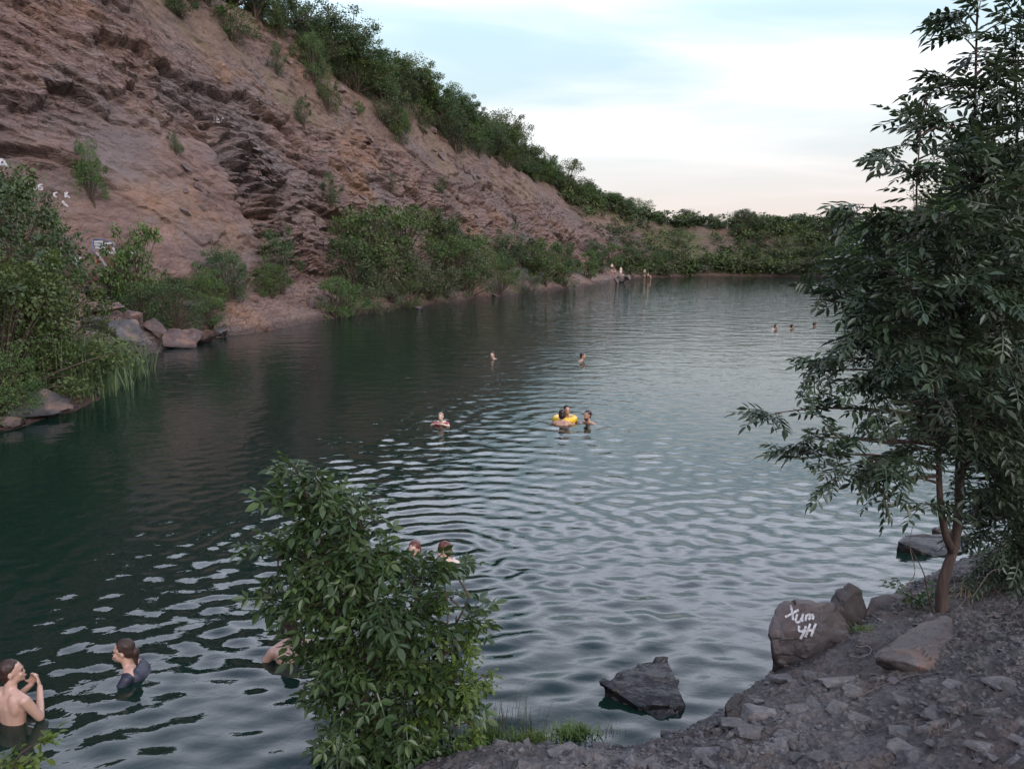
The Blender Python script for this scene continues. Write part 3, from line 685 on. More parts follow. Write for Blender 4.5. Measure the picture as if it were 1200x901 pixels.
# ------------------------------------------------------------------ rocks
def mat_rock(name, dark, mid, light, rough=.75, spec=.35, stain=None, scale=3.0, wet=False):
    m, t = newmat(name)
    p = objcoord(t)
    c = ramp(t, noise(t, p, scale, 7, .65, .3), [(.28, dark), (.5, mid), (.75, light)])
    c = mixc(t, ramp(t, noise(t, p, scale*6, 5, .7), [(.3, .5), (.5, 0), (1, 0)]), c, tuple(.4*v for v in dark))
    c = mixc(t, ramp(t, noise(t, p, scale*2.2, 6, .7, .6), [(.60, 0), (.72, .45)]), c, tuple(min(1, 1.5*v) for v in light))
    if stain: c = mixc(t, ramp(t, noise(t, mapping(t, p, loc=(3, 1, 5)), scale*.8, 4, .6), [(.55, 0), (.68, .6)]), c, stain)
    hs = t.nodes.new('ShaderNodeHueSaturation'); t.links.new(c, hs.inputs['Color'])
    t.links.new(mathn(t, 'ADD', .75, mathn(t, 'MULTIPLY', objrand(t), .5)), hs.inputs['Value'])
    c = hs.outputs[0]
    if wet:
        g = t.nodes.new('ShaderNodeSeparateXYZ'); t.links.new(position(t), g.inputs[0])
        wk = ramp(t, g.outputs[2], [(0.0, 1), (.10, .8), (.22, 0)])
        c = mixc(t, wk, c, mixc(t, 1.0, c, (.4, .38, .38), 'MULTIPLY'))
        rough = mathn(t, 'SUBTRACT', rough, mathn(t, 'MULTIPLY', wk, rough-.28))
    nrm = bump(t, noise(t, p, scale*9, 6, .7), .5, .012, bump(t, noise(t, p, scale*2.5, 6, .65), .6, .04))
    out(t, principled(t, c, rough, spec, nrm)); return m
M_BOULD = mat_rock('basalt_boulder', (.030, .023, .023), (.052, .041, .041), (.082, .068, .066), .6, .4, (.075, .045, .036), 2.2, True)
M_BOULD2 = mat_rock('rust_boulder', (.030, .024, .024), (.052, .043, .043), (.088, .076, .075), .62, .4, (.16, .075, .035), 2.0, True)
M_SHALE = mat_rock('grey_shale', (.056, .051, .050), (.106, .098, .097), (.176, .164, .163), .7, .35, (.12, .098, .088), 6.0)
M_LEFTROCK = mat_rock('shore_rock', (.033, .030, .030), (.058, .052, .052), (.092, .084, .083), .75, .3, (.20, .12, .09), 1.2, True)
M_REDROCK = mat_rock('red_rock', (.045, .030, .028), (.082, .056, .052), (.135, .098, .088), .75, .3, (.24, .13, .08), 1.2, True)

M_WET = mat_rock('wet_black_boulder', (.007, .006, .006), (.015, .0125, .013), (.034, .029, .030), .5, .35, None, 3.5, True)
def hull_rock(name, pts, mat, sub=4, amp=.02, freq=4.0, seed=0, smooth_it=2, parent=None):
    bm = bmesh.new()
    for p in pts: bm.verts.new(p)
    bmesh.ops.convex_hull(bm, input=bm.verts)
    lone = [v for v in bm.verts if not v.link_faces]
    bmesh.ops.delete(bm, geom=lone, context='VERTS')
    bmesh.ops.dissolve_limit(bm, angle_limit=R(6), verts=bm.verts, edges=bm.edges)
    bmesh.ops.triangulate(bm, faces=bm.faces)
    bmesh.ops.subdivide_edges(bm, edges=bm.edges, cuts=2**(sub-1)-1, use_grid_fill=True)
    for _ in range(smooth_it): bmesh.ops.smooth_vert(bm, verts=bm.verts, factor=.5, use_axis_x=True, use_axis_y=True, use_axis_z=True)
    bm.normal_update()
    co = np.array([v.co[:] for v in bm.verts]); no = np.array([v.normal[:] for v in bm.verts])
    d = amp*fbm(co[:, 0]*freq, co[:, 1]*freq, co[:, 2]*freq, 4, seed+500)
    f1, f2, c1, c2, ex, ey = voro(co[:, 0]*freq*.8+co[:, 2]*freq*.4, co[:, 1]*freq*.8+co[:, 2]*freq, seed)
    d += amp*1.1*(c1-.5+(c2-.5)*ex)
    co = co+no*d[:, None]
    for v, c in zip(bm.verts, co): v.co = c
    me = bpy.data.meshes.new(name); bmesh.ops.recalc_face_normals(bm, faces=bm.faces); bm.to_mesh(me); bm.free()
    me.materials.append(mat)
    me.polygons.foreach_set('use_smooth', np.full(len(me.polygons), False))
    return me
def rand_rock_pts(r, sx, sy, sz, n=14):
    v = r.normal(size=(n, 3)); v /= np.linalg.norm(v, axis=1)[:, None]
    v *= (.75+.35*r.random(n))[:, None]
    # squarish: pull to box
    v = np.sign(v)*np.abs(v)**.75
    return v*np.array([sx, sy, sz])
def centred(pts):
    pts = [Vector(p) for p in pts]; c = sum(pts, Vector())/len(pts); c.z = min(p.z for p in pts)
    return c, [p-c for p in pts]
def boulder_px(name, outline, y0, depth, label, mat, group=None, amp=.02, freq=4, sub=4, back=.75, seed=0, zmin=None, smooth_it=2):
    """outline in photo pixels at the front distance y0; the back is a smaller copy of it, depth metres behind"""
    fr = [at_y(px, py, y0) for px, py in outline]
    c = sum(fr, Vector())/len(fr); pts = []
    zb = min(p.z for p in fr)
    for p in fr:
        pts.append(p+Vector((0, .0, 0)))
        q = c+(p-c)*1.06; pts.append(q+Vector((0, depth*.45, 0)))
        q = c+(p-c)*back; pts.append(Vector((q.x, q.y+depth, max(q.z, zb))))
    if zmin is not None:
        for p in list(pts):
            if p.z < c.z: pts.append(Vector((p.x, p.y, zmin)))
    c0, loc = centred(pts)
    o = link(name, hull_rock(name, loc, mat, sub, amp, freq, seed, smooth_it), label=label, category='boulder')
    o.location = c0
    if group: o['group'] = group
    return o

def boulder3(pts, y0, label, mat, drop=.3, amp=.03, freq=5, sub=4, seed=0, smooth_it=1, floor=None):
    """angular boulder: hull of photo-pixel points, each with its own distance y0 + dy, let down into the ground by drop metres"""
    if y0 is None:
        lo = max(pts, key=lambda q: q[1]); y0 = hit(lo[0], lo[1])[0].y-lo[2]+.02
    p3 = [at_y(px, py, y0+dy) for px, py, dy in pts]
    zc = sum(p.z for p in p3)/len(p3)
    p3 += [Vector((p.x, p.y+.03, p.z-drop)) for p in p3 if p.z < zc]
    mid = sum(p3, Vector())/len(p3); zb = min(p.z for p in p3)
    p3 += [Vector((mid.x+(p.x-mid.x)*.72, mid.y+(p.y-mid.y)*.8+.05, zb)) for p in p3[:len(pts)]]
    c0, loc = centred(p3)
    o = link('boulder', hull_rock('boulder', loc, mat, sub, amp, freq, seed, smooth_it), label=label, category='boulder'); o.location = c0
    return o
text_rock = boulder3([(902, 740, .12), (906, 716, .30), (920, 701, .42), (941, 707, .30), (964, 708, .30), (979, 704, .45), (999, 748, .30), (986, 760, .15), (962, 775, .02), (936, 786, 0), (911, 775, .05), (964, 738, .02),
    (925, 716, .75), (985, 718, .85), (999, 740, .6)], 6.5, 'large brown boulder at the waterline with white painted letters on its front', M_BOULD, .3, .027, 6, 5, 3, 1)
boulder3([(971, 715, .0), (980, 692, .15), (995, 682, .2), (1010, 690, .2), (1018, 715, .15), (1012, 738, 0), (988, 742, -.05), (975, 700, .5), (1008, 700, .55), (990, 705, -.02)], None, 'rounded brown boulder leaning behind the lettered boulder', M_BOULD, .2, .02, 6, 4, 5)
boulder3([(1012, 725, 0), (1020, 700, .2), (1048, 695, .3), (1072, 700, .3), (1086, 722, .1), (1060, 736, -.05), (1022, 740, -.05), (1050, 700, .6)], 7.3, 'low dark flat boulder half buried beside the tree trunk', M_BOULD, .15, .02, 6, 4, 8)
boulder3([(1020, 768, .05), (1046, 748, .40), (1082, 727, .75), (1108, 722, .85), (1124, 736, .70), (1132, 752, .45), (1124, 772, .20), (1094, 786, .0), (1060, 775, .0), (1090, 752, .28), (1112, 745, .42)], None, 'broad sloping slab boulder with rusty lower edge in front of the tree', M_BOULD2, .10, .024, 7, 5, 12, 1)
boulder3([(704, 799, .38), (728, 788, .55), (754, 776, .72), (783, 770, .75), (791, 792, .45), (796, 815, .22), (802, 836, .12), (795, 846, .0), (776, 846, -.02), (752, 828, .12), (730, 815, .25), (775, 812, .22)], 5.85, 'dark wet triangular boulder standing alone in the shallow water', M_WET, .30, .034, 8, 5, 17, 0)
boulder3([(1049, 633, .1), (1062, 626, .3), (1108, 624, .4), (1135, 630, .3), (1130, 646, 0), (1095, 652, -.1), (1070, 647, 0)], 9.45, 'dark low boulder out in the water behind the tree', M_WET, .3, .03, 4, 4, 21)
boulder3([(1092, 619, 0), (1104, 614, .1), (1118, 620, .1), (1108, 626, 0), (1096, 625, 0), (1106, 616, .3)], 10.05, 'small dark rock breaking the surface behind the tree', M_BOULD, .2, .02, 6, 3, 22)
boulder3([(849, 824, .05), (861, 811, .15), (876, 813, .2), (885, 827, .12), (870, 846, 0), (853, 842, 0), (872, 820, .35)], None, 'black wet rock at the edge of the shale bank', M_WET, .2, .015, 9, 4, 23)

# stones that can be picked out on the shale bank
STN = [(860, 848, 40, 16, .8), (885, 832, 46, 18, .9), (936, 826, 30, 22, 1.0), (875, 856, 36, 14, .8), (786, 853, 24, 20, 1.0), (1066, 880, 42, 10, .5), (985, 797, 48, 14, .6), (950, 787, 22, 20, .9),
       (1120, 800, 30, 14, .7), (1155, 830, 34, 14, .6), (1175, 800, 40, 16, .6), (585, 866, 22, 18, 1.0), (660, 876, 40, 14, .7), (702, 874, 26, 12, .7), (640, 868, 16, 10, .8), (1010, 840, 30, 12, .6), (1100, 845, 28, 12, .7), (1060, 820, 26, 12, .6),
       (920, 860, 30, 12, .7), (1150, 870, 40, 14, .6), (960, 885, 30, 12, .6), (830, 880, 34, 12, .6), (760, 890, 30, 12, .7), (905, 790, 16, 12, .8), (1010, 760, 14, 8, .7), (1000, 805, 22, 12, .7)]
stone_protos = []
for i in range(10):
    r = np.random.default_rng(900+i)
    stone_protos.append(hull_rock('shale_stone', rand_rock_pts(r, .5, .42, .26, 12), M_SHALE, 2, .03, 5, i, 0))
def put_stone(me, loc, dims, rz, tilt, group, label, name='shale_stone'):
    o = link(name, me, label=label, category='stone', group=group)
    o.location = loc; o.scale = dims; o.rotation_euler = (tilt[0], tilt[1], rz)
    return o
n_st = 0
LMK = [((945, 780), 'the lettered boulder'), ((1080, 785), 'the broad slab boulder'), ((780, 850), 'the triangular water boulder'), ((865, 840), 'the black wet rock'), ((640, 870), 'the green grass tufts'), ((530, 890), 'the sapling bush'), ((1170, 730), 'the dead branches'), ((1100, 850), 'the dry straws')]
def stone_label(px, py, flat, size):
    lm = min(LMK, key=lambda q: (q[0][0]-px)**2+((q[0][1]-py)*1.6)**2)[1]
    return size+(' flat' if flat else ' blocky')+' grey shale stone lying on the gravel near '+lm
for i, (px, py, wpx, hpx, k) in enumerate(STN):
    h = hit(px, py+hpx*.3)
    if h is None or h[0] is None: continue
    d = h[3]; w = wpx/F*d
    put_stone(stone_protos[i % 10], h[0]+Vector((0, 0, .05*w)), (w, w*.8, w*k*.9), random.uniform(-.6, .6), (random.uniform(-.2, .2), random.uniform(-.2, .2)), 'larger shale stones on the near bank', stone_label(px, py, k < .75, 'large'))
for i in range(1400):
    if n_st >= 230: break
    px, py = random.uniform(470, 1215), random.uniform(740, 905)
    h = hit(px, py)
    if h is None or h[0] is None or h[0].z < .02 or h[0].y > 9 or h[0].y < 3: continue
    if py < 790 and random.random() < .6: continue
    w = (7+28*random.random()**4)/F*h[3]
    kz = random.uniform(.5, 1.0)
    put_stone(random.choice(stone_protos), h[0]+Vector((0, 0, .02*w)), (w, w*random.uniform(.6, 1), w*kz), random.uniform(0, 6.28), (random.uniform(-.3, .3), random.uniform(-.3, .3)), 'shale stones scattered on the near bank', stone_label(px, py, kz < .72, 'small'))
    n_st += 1
# uncountable gravel
tet = np.array([(-.5, -.35, -.2), (.5, -.4, -.2), (.42, .4, -.2), (-.45, .36, -.2), (-.32, -.2, .24), (.36, -.22, .2), (.2, .26, .28), (-.3, .2, .18)])
tf = np.array([(3, 2, 1, 0), (4, 5, 6, 7), (0, 1, 5, 4), (1, 2, 6, 5), (2, 3, 7, 6), (3, 0, 4, 7)])
def rotz_mats(a):
    c, s = np.cos(a), np.sin(a); z = np.zeros_like(a); o = np.ones_like(a)
    return np.stack([np.stack([c, -s, z], -1), np.stack([s, c, z], -1), np.stack([z, z, o], -1)], -2)
def rand_rots(r, n, tilt=.5):
    a = r.uniform(0, 6.283, n); M = rotz_mats(a)
    b = r.normal(0, tilt, n); c, s = np.cos(b), np.sin(b); z = np.zeros(n); o = np.ones(n)
    Rx = np.stack([np.stack([o, z, z], -1), np.stack([z, c, -s], -1), np.stack([z, s, c], -1)], -2)
    return M @ Rx
def spread(proto, faces, mats, pos, jitter=0, r=None):
    n, v = len(pos), len(proto)
    V = np.einsum('nij,vj->nvi', mats, proto)
    if jitter: V = V*(1+jitter*r.normal(size=(n, v, 1)))
    V = V+pos[:, None, :]
    Fc = (faces[None]+(np.arange(n)*v)[:, None, None]).reshape(-1, faces.shape[1])
    return V.reshape(-1, 3), Fc
r = np.random.default_rng(77)
ng = 52000
gxp = r.uniform(-1.2, 6.5, ng); gyp = r.uniform(3.2, 8.2, ng); gz, gd = near_z(gxp, gyp)
dens = fbm(gxp*1.3, gyp*1.3, 0*gxp, 3, 88); keep = (gd > .02) & (gd < 3.4) & (np.abs(gxp) < .72*gyp) & (r.random(ng) < np.clip(.6+1.3*dens, .10, 1))
gxp, gyp, gz = gxp[keep], gyp[keep], gz[keep]
sz = .010+.055*r.random(len(gxp))**3.5
mats = rand_rots(r, len(gxp), .45)*(sz[:, None, None])*np.array([1, .8, .7])[None, None, :]
gz = np.array([ground_z(a, b) for a, b in zip(gxp, gyp)])
V, Fc = spread(tet, tf, mats, np.stack([gxp, gyp, gz+sz*.1], -1), .12, r)
link('gravel', mesh_np('gravel', V, Fc, M_SHALE, False), kind='stuff', label='fine grey shale gravel covering the near bank', category='gravel')

# rocks along the foot of the cliff
LR = [  # px, py of base centre, width px, height px, squash, material, label
 (28, 486, 66, 26, .55, M_LEFTROCK, 'broad flat grey boulder in the water beside the reeds'),
 (4, 500, 30, 12, .5, M_REDROCK, 'low reddish rock at the water beside the flat grey boulder'),
 (108, 350, 24, 18, .9, M_LEFTROCK, 'blue grey square block at the top of the rock pile'),
 (128, 352, 30, 18, .8, M_LEFTROCK, 'dark block next to the square one in the rock pile'),
 (122, 372, 34, 16, .7, M_REDROCK, 'reddish slab in the middle of the rock pile'),
 (142, 362, 26, 12, .6, M_LEFTROCK, 'thin grey slab wedged in the rock pile'),
 (138, 396, 44, 26, .8, M_LEFTROCK, 'largest grey slab boulder at the foot of the rock pile'),
 (112, 392, 30, 20, .8, M_LEFTROCK, 'grey boulder under the red slab in the rock pile'),
 (150, 378, 22, 14, .8, M_REDROCK, 'brown block above the largest slab in the rock pile'),
 (205, 408, 44, 20, .7, M_REDROCK, 'long red brown boulder at the waterline past the reeds'),
 (238, 402, 34, 16, .7, M_REDROCK, 'red brown boulder at the waterline under the shrubs'),
 (186, 396, 34, 26, .8, M_REDROCK, 'red block set back above the long waterline boulder'),
 (258, 394, 26, 10, .6, M_LEFTROCK, 'grey flat stone at the waterline where the bare bank begins'),
 (225, 365, 26, 12, .6, M_LEFTROCK, 'pale slab lying among the shrubs above the water'),
 (728, 331, 12, 9, .9, M_LEFTROCK, 'grey rock where the bathers gather on the far bank'),
 (735, 331, 8, 11, 1.0, M_LEFTROCK, 'pale upright rock at the tip of the bathers bank'),
 (722, 332, 9, 6, .8, M_REDROCK, 'reddish rock at the water below the bathers'),
 (490, 362, 10, 4, .6, M_REDROCK, 'small tan rock on the waterline under the green bushes'),
 (582, 347, 12, 6, .7, M_REDROCK, 'tan rock at the water beside the silvery bush'),
]
for i, (px, py, wp, hp, sq, mt, lb) in enumerate(LR):
    h = hit(px, py); wpt = on_plane(px, py)
    p = h[0] if (h and h[0] is not None and (wpt is None or h[0].length < wpt.length+3)) else wpt
    if (p-EYE).length > (wpt-EYE).length: p = wpt
    d = (p-EYE).length; w = wp/F*d; hh = hp/F*d
    rr = np.random.default_rng(40+i)
    me = hull_rock('boulder', rand_rock_pts(rr, w*.58, w*.5, hh*.66, 10), mt, 4, .045*w, 4/w, i, 0)
    o = link('boulder', me, label=lb, category='boulder'); o.location = p+Vector((0, w*.2, hh*.30)); o.rotation_euler = (rr.normal(0, .12), rr.normal(0, .15), rr.normal(0, .25))

# loose blocks of the fractured column and ledges: pieces of the cliff
block_protos = []
for i in range(8):
    rr = np.random.default_rng(300+i)
    block_protos.append(hull_rock('rock_block', rand_rock_pts(rr, .55, .45, .5, 10), M_REDROCK, 2, .03, 4, i, 0))
nb = 0
for i in range(600):
    if nb >= 210: break
    if random.random() < .5:
        tt_ = random.random(); px = 275+85*tt_+random.gauss(0, 14); py = 170+190*tt_+random.gauss(0, 14)
    else:
        px, py = random.uniform(200, 700), random.uniform(60, 290)
    h = hit(px, py)
    if h is None or h[0] is None or h[3] > 110: continue
    if fbm(np.array([h[0].y*.2]), np.array([h[0].z*.3]), np.array([0.]), 2, 19)[0] < -.1: continue
    w = random.uniform(6, 15)/F*h[3]
    o = link('rock_block', random.choice(block_protos), cliff); o.location = h[0]-ray(px, py).normalized()*(-.12*w)
    o.scale = (w*1.2, w*1.0, w*random.uniform(.45, .8)); o.rotation_euler = (random.gauss(0, .15), R(10)+random.gauss(0, .15), R(75)+random.gauss(0, .3)); nb += 1
# ------------------------------------------------------------------ plants
def mat_leaf(name, dark, light, rough=.5, trans=.22, spec=.35, objvar=.35, scale=2.5):
    m, t = newmat(name)
    lr = attr(t, 'lr')
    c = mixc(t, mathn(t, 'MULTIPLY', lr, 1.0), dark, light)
    c = mixc(t, ramp(t, noise(t, position(t), scale, 3, .6), [(.35, .55), (.6, 0)]), c, tuple(v*.6 for v in dark))
    hs = t.nodes.new('ShaderNodeHueSaturation'); t.links.new(c, hs.inputs['Color'])
    t.links.new(mathn(t, 'ADD', 1-objvar*.5, mathn(t, 'MULTIPLY', objrand(t), objvar)), hs.inputs['Value'])
    t.links.new(mathn(t, 'ADD', .475, mathn(t, 'MULTIPLY', objrand(t), .04)), hs.inputs['Hue'])
    c = hs.outputs[0]
    pr = principled(t, c, rough, spec)
    tl_ = t.nodes.new('ShaderNodeBsdfTranslucent'); t.links.new(mixc(t, 1.0, c, (1.2, 1.35, .8), 'MULTIPLY'), tl_.inputs[0])
    mx = t.nodes.new('ShaderNodeMixShader'); mx.inputs[0].default_value = trans
    t.links.new(pr, mx.inputs[1]); t.links.new(tl_.outputs[0], mx.inputs[2]); out(t, mx.outputs[0]); return m
def mat_bark(name, a, b, sc_=8):
    m, t = newmat(name); p = objcoord(t); pm = mapping(t, p, (1, 1, .25))
    c = ramp(t, noise(t, pm, sc_, 5, .65), [(.3, a), (.7, b)])
    out(t, principled(t, c, .85, .2, bump(t, noise(t, pm, sc_*4, 6, .75), 1.0, .02))); return m
ML_ASH = mat_leaf('ash_leaf', (.024, .044, .024), (.080, .112, .060), .42, .18, .42)
ML_BUSH = mat_leaf('sapling_leaf', (.020, .042, .014), (.068, .104, .030), .42, .2, .42)
ML_VINE = mat_leaf('vine_leaf', (.060, .105, .016), (.140, .200, .040), .5, .25)
ML_DARK = mat_leaf('dark_shrub_leaf', (.028, .050, .020), (.082, .118, .044), .55, .2)
ML_MID = mat_leaf('green_shrub_leaf', (.038, .070, .018), (.105, .148, .042), .55, .22)
ML_OLIVE = mat_leaf('olive_shrub_leaf', (.050, .060, .030), (.100, .110, .050), .6, .2)
ML_SILVER = mat_leaf('silver_shrub_leaf', (.075, .100, .070), (.135, .165, .120), .6, .2)
ML_REED = mat_leaf('reed_leaf', (.055, .088, .036), (.135, .165, .080), .5, .25)
ML_DRY = mat_leaf('dry_stalk', (.18, .13, .075), (.32, .25, .15), .7, .1)
ML_GRASS = mat_leaf('grass_blade', (.050, .095, .018), (.105, .160, .035), .5, .25)
MB_ASH = mat_bark('ash_bark', (.030, .021, .018), (.125, .088, .073))
MB_SHRUB = mat_bark('shrub_bark', (.045, .033, .025), (.10, .075, .055))
MB_DEAD = mat_bark('dead_twig', (.10, .08, .07), (.22, .18, .155), 14)

def leaflet(Lf, Wf, fold=.25):
    v = np.array([(0, 0, 0), (-Wf*.42, Lf*.30, fold*Wf*.42), (-Wf*.40, Lf*.62, fold*Wf*.40-.03*Lf), (0, Lf, -.10*Lf), (Wf*.40, Lf*.62, fold*Wf*.40-.03*Lf), (Wf*.42, Lf*.30, fold*Wf*.42)])
    return v, np.array([(0, 3, 2, 1), (0, 5, 4, 3)])
def rotm(axis, ang): return np.array(Matrix.Rotation(ang, 3, axis))
def pinnate(pairs, rach, Lf, Wf, droop=.5, ang=60):
    """compound leaf along +Y, normal +Z"""
    V, Fc = [], []; n = 0
    lv, lf = leaflet(Lf, Wf)
    def add(pos, M, s=1.0):
        nonlocal n
        V.append((lv*s) @ M.T+pos); Fc.append(lf+n); n += len(lv)
    for i in range(pairs):
        f = .32+.60*i/max(1, pairs-1); y = rach*f; z_ = -droop*rach*f*f*.5
        for sgn in (-1, 1):
            M = rotm('Z', -sgn*R(ang)) @ rotm('X', R(-12)) @ rotm('Y', sgn*R(12))
            add(np.array([0, y, z_]), M, .8+.25*math.sin(f*3))
    add(np.array([0, rach, -droop*rach*.5]), rotm('X', R(-25)*droop*2), 1.1)
    # rachis: thin strip
    w = .004+.01*Lf; k = len(V) and n
    rv = np.array([(-w, 0, 0), (w, 0, 0), (w, rach*.5, -droop*rach*.125), (-w, rach*.5, -droop*rach*.125), (w*.5, rach, -droop*rach*.5), (-w*.5, rach, -droop*rach*.5)])
    V.append(rv); Fc.append(np.array([(0, 1, 2, 3), (3, 2, 4, 5)])+n)
    return np.vstack(V), np.vstack(Fc)
def frames(d, up):
    """rotation matrices whose Y column is d and Z column near up"""
    d = d/np.linalg.norm(d, axis=1, keepdims=True)
    x = np.cross(d, up); nx = np.linalg.norm(x, axis=1, keepdims=True); x = np.where(nx < 1e-4, np.array([[1., 0, 0]]), x/np.maximum(nx, 1e-6))
    z_ = np.cross(x, d); return np.stack([x, d, z_], -1)
class Wood:
    def __init__(s): s.V = []; s.F = []; s.n = 0
    def tube(s, pts, rad, k=6):
        pts = np.asarray(pts, float); m = len(pts); rad = np.broadcast_to(np.asarray(rad, float), (m,)) if np.ndim(rad) else np.full(m, rad)
        tg = np.gradient(pts, axis=0); tg /= np.linalg.norm(tg, axis=1, keepdims=True)+1e-9
        ref = np.array([0., 0, 1]) if abs(tg[0, 2]) < .9 else np.array([1., 0, 0])
        x = np.cross(tg, ref); x /= np.linalg.norm(x, axis=1, keepdims=True)+1e-9; y = np.cross(tg, x)
        a = np.arange(k)/k*2*math.pi
        V = pts[:, None]+rad[:, None, None]*(np.cos(a)[None, :, None]*x[:, None]+np.sin(a)[None, :, None]*y[:, None])
        i = np.arange(m*k).reshape(m, k); j = np.roll(i, -1, 1)
        s.F.append(np.stack([i[:-1], j[:-1], j[1:], i[1:]], -1).reshape(-1, 4)+s.n); s.V.append(V.reshape(-1, 3)); s.n += m*k
    def mesh(s, name, mat): return mesh_np(name, np.vstack(s.V), np.vstack(s.F), mat, True)
def bez(a, b, c, n):
    tt = np.linspace(0, 1, n)[:, None]; a, b, c = map(np.asarray, (a, b, c)); return (1-tt)**2*a+2*tt*(1-tt)*b+tt**2*c
def leaf_mesh(name, proto, faces, mats, pos, mat, lr=None, r=None):
    V, Fc = spread(proto, faces, mats, pos)
    me = mesh_np(name, V, Fc, mat, False, faces.shape[1])
    fattr(me, 'lr', np.repeat(lr, len(proto))); return me

# ---- shrub prototypes, one unit tall
KITE = np.array([(0, 0, 0), (-.36, .5, .08), (0, 1, -.06), (.36, .5, .08)]); KF = np.array([(0, 2, 1, 0), (0, 3, 2, 0)])[:, :3]
def shrub_meshes(seed, mat, nclu=26, per=170, leaf=.035, width=.55, shape='round', airy=.35, stems=5):
    r = np.random.default_rng(seed); wd = Wood(); C = []; Rr = []
    for i in range(nclu):
        a = r.uniform(0, 6.283); hgt = r.uniform(.06, .95)
        if shape == 'round': prof = math.sqrt(max(.12, 1-((hgt-.38)/.62)**2))
        elif shape == 'tree': hgt = .08+.88*hgt; prof = math.sqrt(max(.1, 1-((hgt-.48)/.54)**2))
        elif shape == 'low': prof = math.sqrt(max(.05, 1-(hgt-.1)**2))
        else: prof = 1-.6*hgt
        rad = width*prof*math.sqrt(r.random())*.82; rc = r.uniform(.09, .19)*(1.15-.35*hgt); lift = 1.0
        if i % 3 == 0: rad = width*prof*r.uniform(.85, 1.2); rc *= .5; lift = r.uniform(1.0, 1.13)      # ragged shoots beyond the mass
        C.append((rad*math.cos(a), rad*math.sin(a), hgt*.93*lift)); Rr.append(rc)
    C = np.array(C); Rr = np.array(Rr); roots = [(r.normal(0, .05), r.normal(0, .05), -.12) for _ in range(stems)]
    if shape == 'tree': roots = [(0, 0, -.1)]*2
    for i, c in enumerate(C):
        b = np.array(roots[i % len(roots)]); md = (b*.6+c*.4)+np.array([0, 0, .12]); md[:2] *= .6
        wd.tube(bez(b, md, c, 6), np.linspace(.016 if shape != 'tree' else .024, .003, 6), 4)
    P_, D_, U_, lr = [], [], [], []
    for c, rr in zip(C, Rr):
        n = int(per*r.uniform(.6, 1.3))
        v = r.normal(size=(n, 3)); v /= np.linalg.norm(v, axis=1)[:, None]
        rad = rr*(airy+(1.15-airy)*r.random(n)**.6)
        pp = c+v*rad[:, None]*np.array([1.15, 1.15, .85])
        dd = v+r.normal(0, .6, (n, 3))+np.array([0, 0, -.15]); uu = np.array([0, 0, 1.])+r.normal(0, .5, (n, 3))+.5*v
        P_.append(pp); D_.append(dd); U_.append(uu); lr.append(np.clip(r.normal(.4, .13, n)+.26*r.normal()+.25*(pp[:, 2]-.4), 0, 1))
    P_ = np.vstack(P_); D_ = np.vstack(D_); U_ = np.vstack(U_); lr = np.concatenate(lr)
    P_ = P_+.03*r.normal(size=P_.shape)*(r.random(len(P_)) < .3)[:, None]
    ok = P_[:, 2] > -.02; P_, D_, U_, lr = P_[ok], D_[ok], U_[ok], lr[ok]
    mats = frames(D_, U_)*(leaf*r.uniform(.6, 1.3, len(P_)))[:, None, None]
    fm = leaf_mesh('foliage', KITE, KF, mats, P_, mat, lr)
    return fm, wd.mesh('stems', MB_SHRUB)
PROTO = {
 'dark': [shrub_meshes(1, ML_DARK), shrub_meshes(2, ML_DARK, 30, 150, .035, .5), shrub_meshes(3, ML_DARK, 22, 170, .036, .45, 'cone')],
 'mid': [shrub_meshes(4, ML_MID), shrub_meshes(5, ML_MID, 32, 150, .033, .6), shrub_meshes(6, ML_MID, 24, 160, .04, .62, 'low')],
 'olive': [shrub_meshes(7, ML_OLIVE, 24, 150, .035, .6), shrub_meshes(8, ML_OLIVE, 26, 150, .034, .62, 'low')],
 'silver': [shrub_meshes(9, ML_SILVER, 28, 190, .035, .75, 'round', .3)],
 'tree': [shrub_meshes(10, ML_DARK, 44, 170, .03, .5, 'tree', .3), shrub_meshes(11, ML_MID, 44, 170, .03, .5, 'tree', .3), shrub_meshes(12, ML_DARK, 38, 150, .03, .4, 'tree', .3)],
 'big': [shrub_meshes(13, ML_DARK, 62, 170, .027, .62, 'round', .45, 9), shrub_meshes(14, ML_MID, 62, 170, .028, .62, 'round', .45, 9), shrub_meshes(15, ML_MID, 56, 170, .028, .7, 'low', .45, 9)],
 'smalltree': [shrub_meshes(16, ML_MID, 30, 120, .045, .5, 'tree', .3)],
}
SPEC = {  # kind -> (name, category, look)
 'dark': ('bush', 'bush', 'dark green'), 'mid': ('bush', 'bush', 'fresh green'), 'olive': ('bush', 'bush', 'dull olive'), 'silver': ('bush', 'bush', 'silvery'),
 'tree': ('tree', 'tree', 'dark'), 'big': ('bush', 'bush', 'tall leafy'), 'smalltree': ('tree', 'tree', 'slender')}
def plant(kind, loc, hgt, label, group=None, wid=1.0, idx=None, rz=None, tilt=(0, 0)):
    fm, wm = PROTO[kind][random.randrange(len(PROTO[kind])) if idx is None else idx]
    nm, cat, _ = SPEC[kind]
    t = thing(nm, loc, label, cat, group)
    t.rotation_euler = (tilt[0], tilt[1], random.uniform(0, 6.28) if rz is None else rz); t.scale = (hgt*wid, hgt*wid, hgt)
    link('crown' if cat == 'tree' else 'foliage', fm, t); link('trunk' if cat == 'tree' else 'stems', wm, t)
    return t
def plant_px(kind, px, py, hpx, label, group=None, wid=1.0, idx=None, far=None, **kw):
    h = hit(px, py)
    k_ = 0
    while (h is None or h[0] is None) and k_ < 60: k_ += 1; h = hit(px, py+2*k_)
    p = h[0]
    d = (p-EYE).length
    return plant(kind, p-Vector((0, 0, .05*hpx/F*d)), hpx/F*d, label, group, wid, idx, **kw)

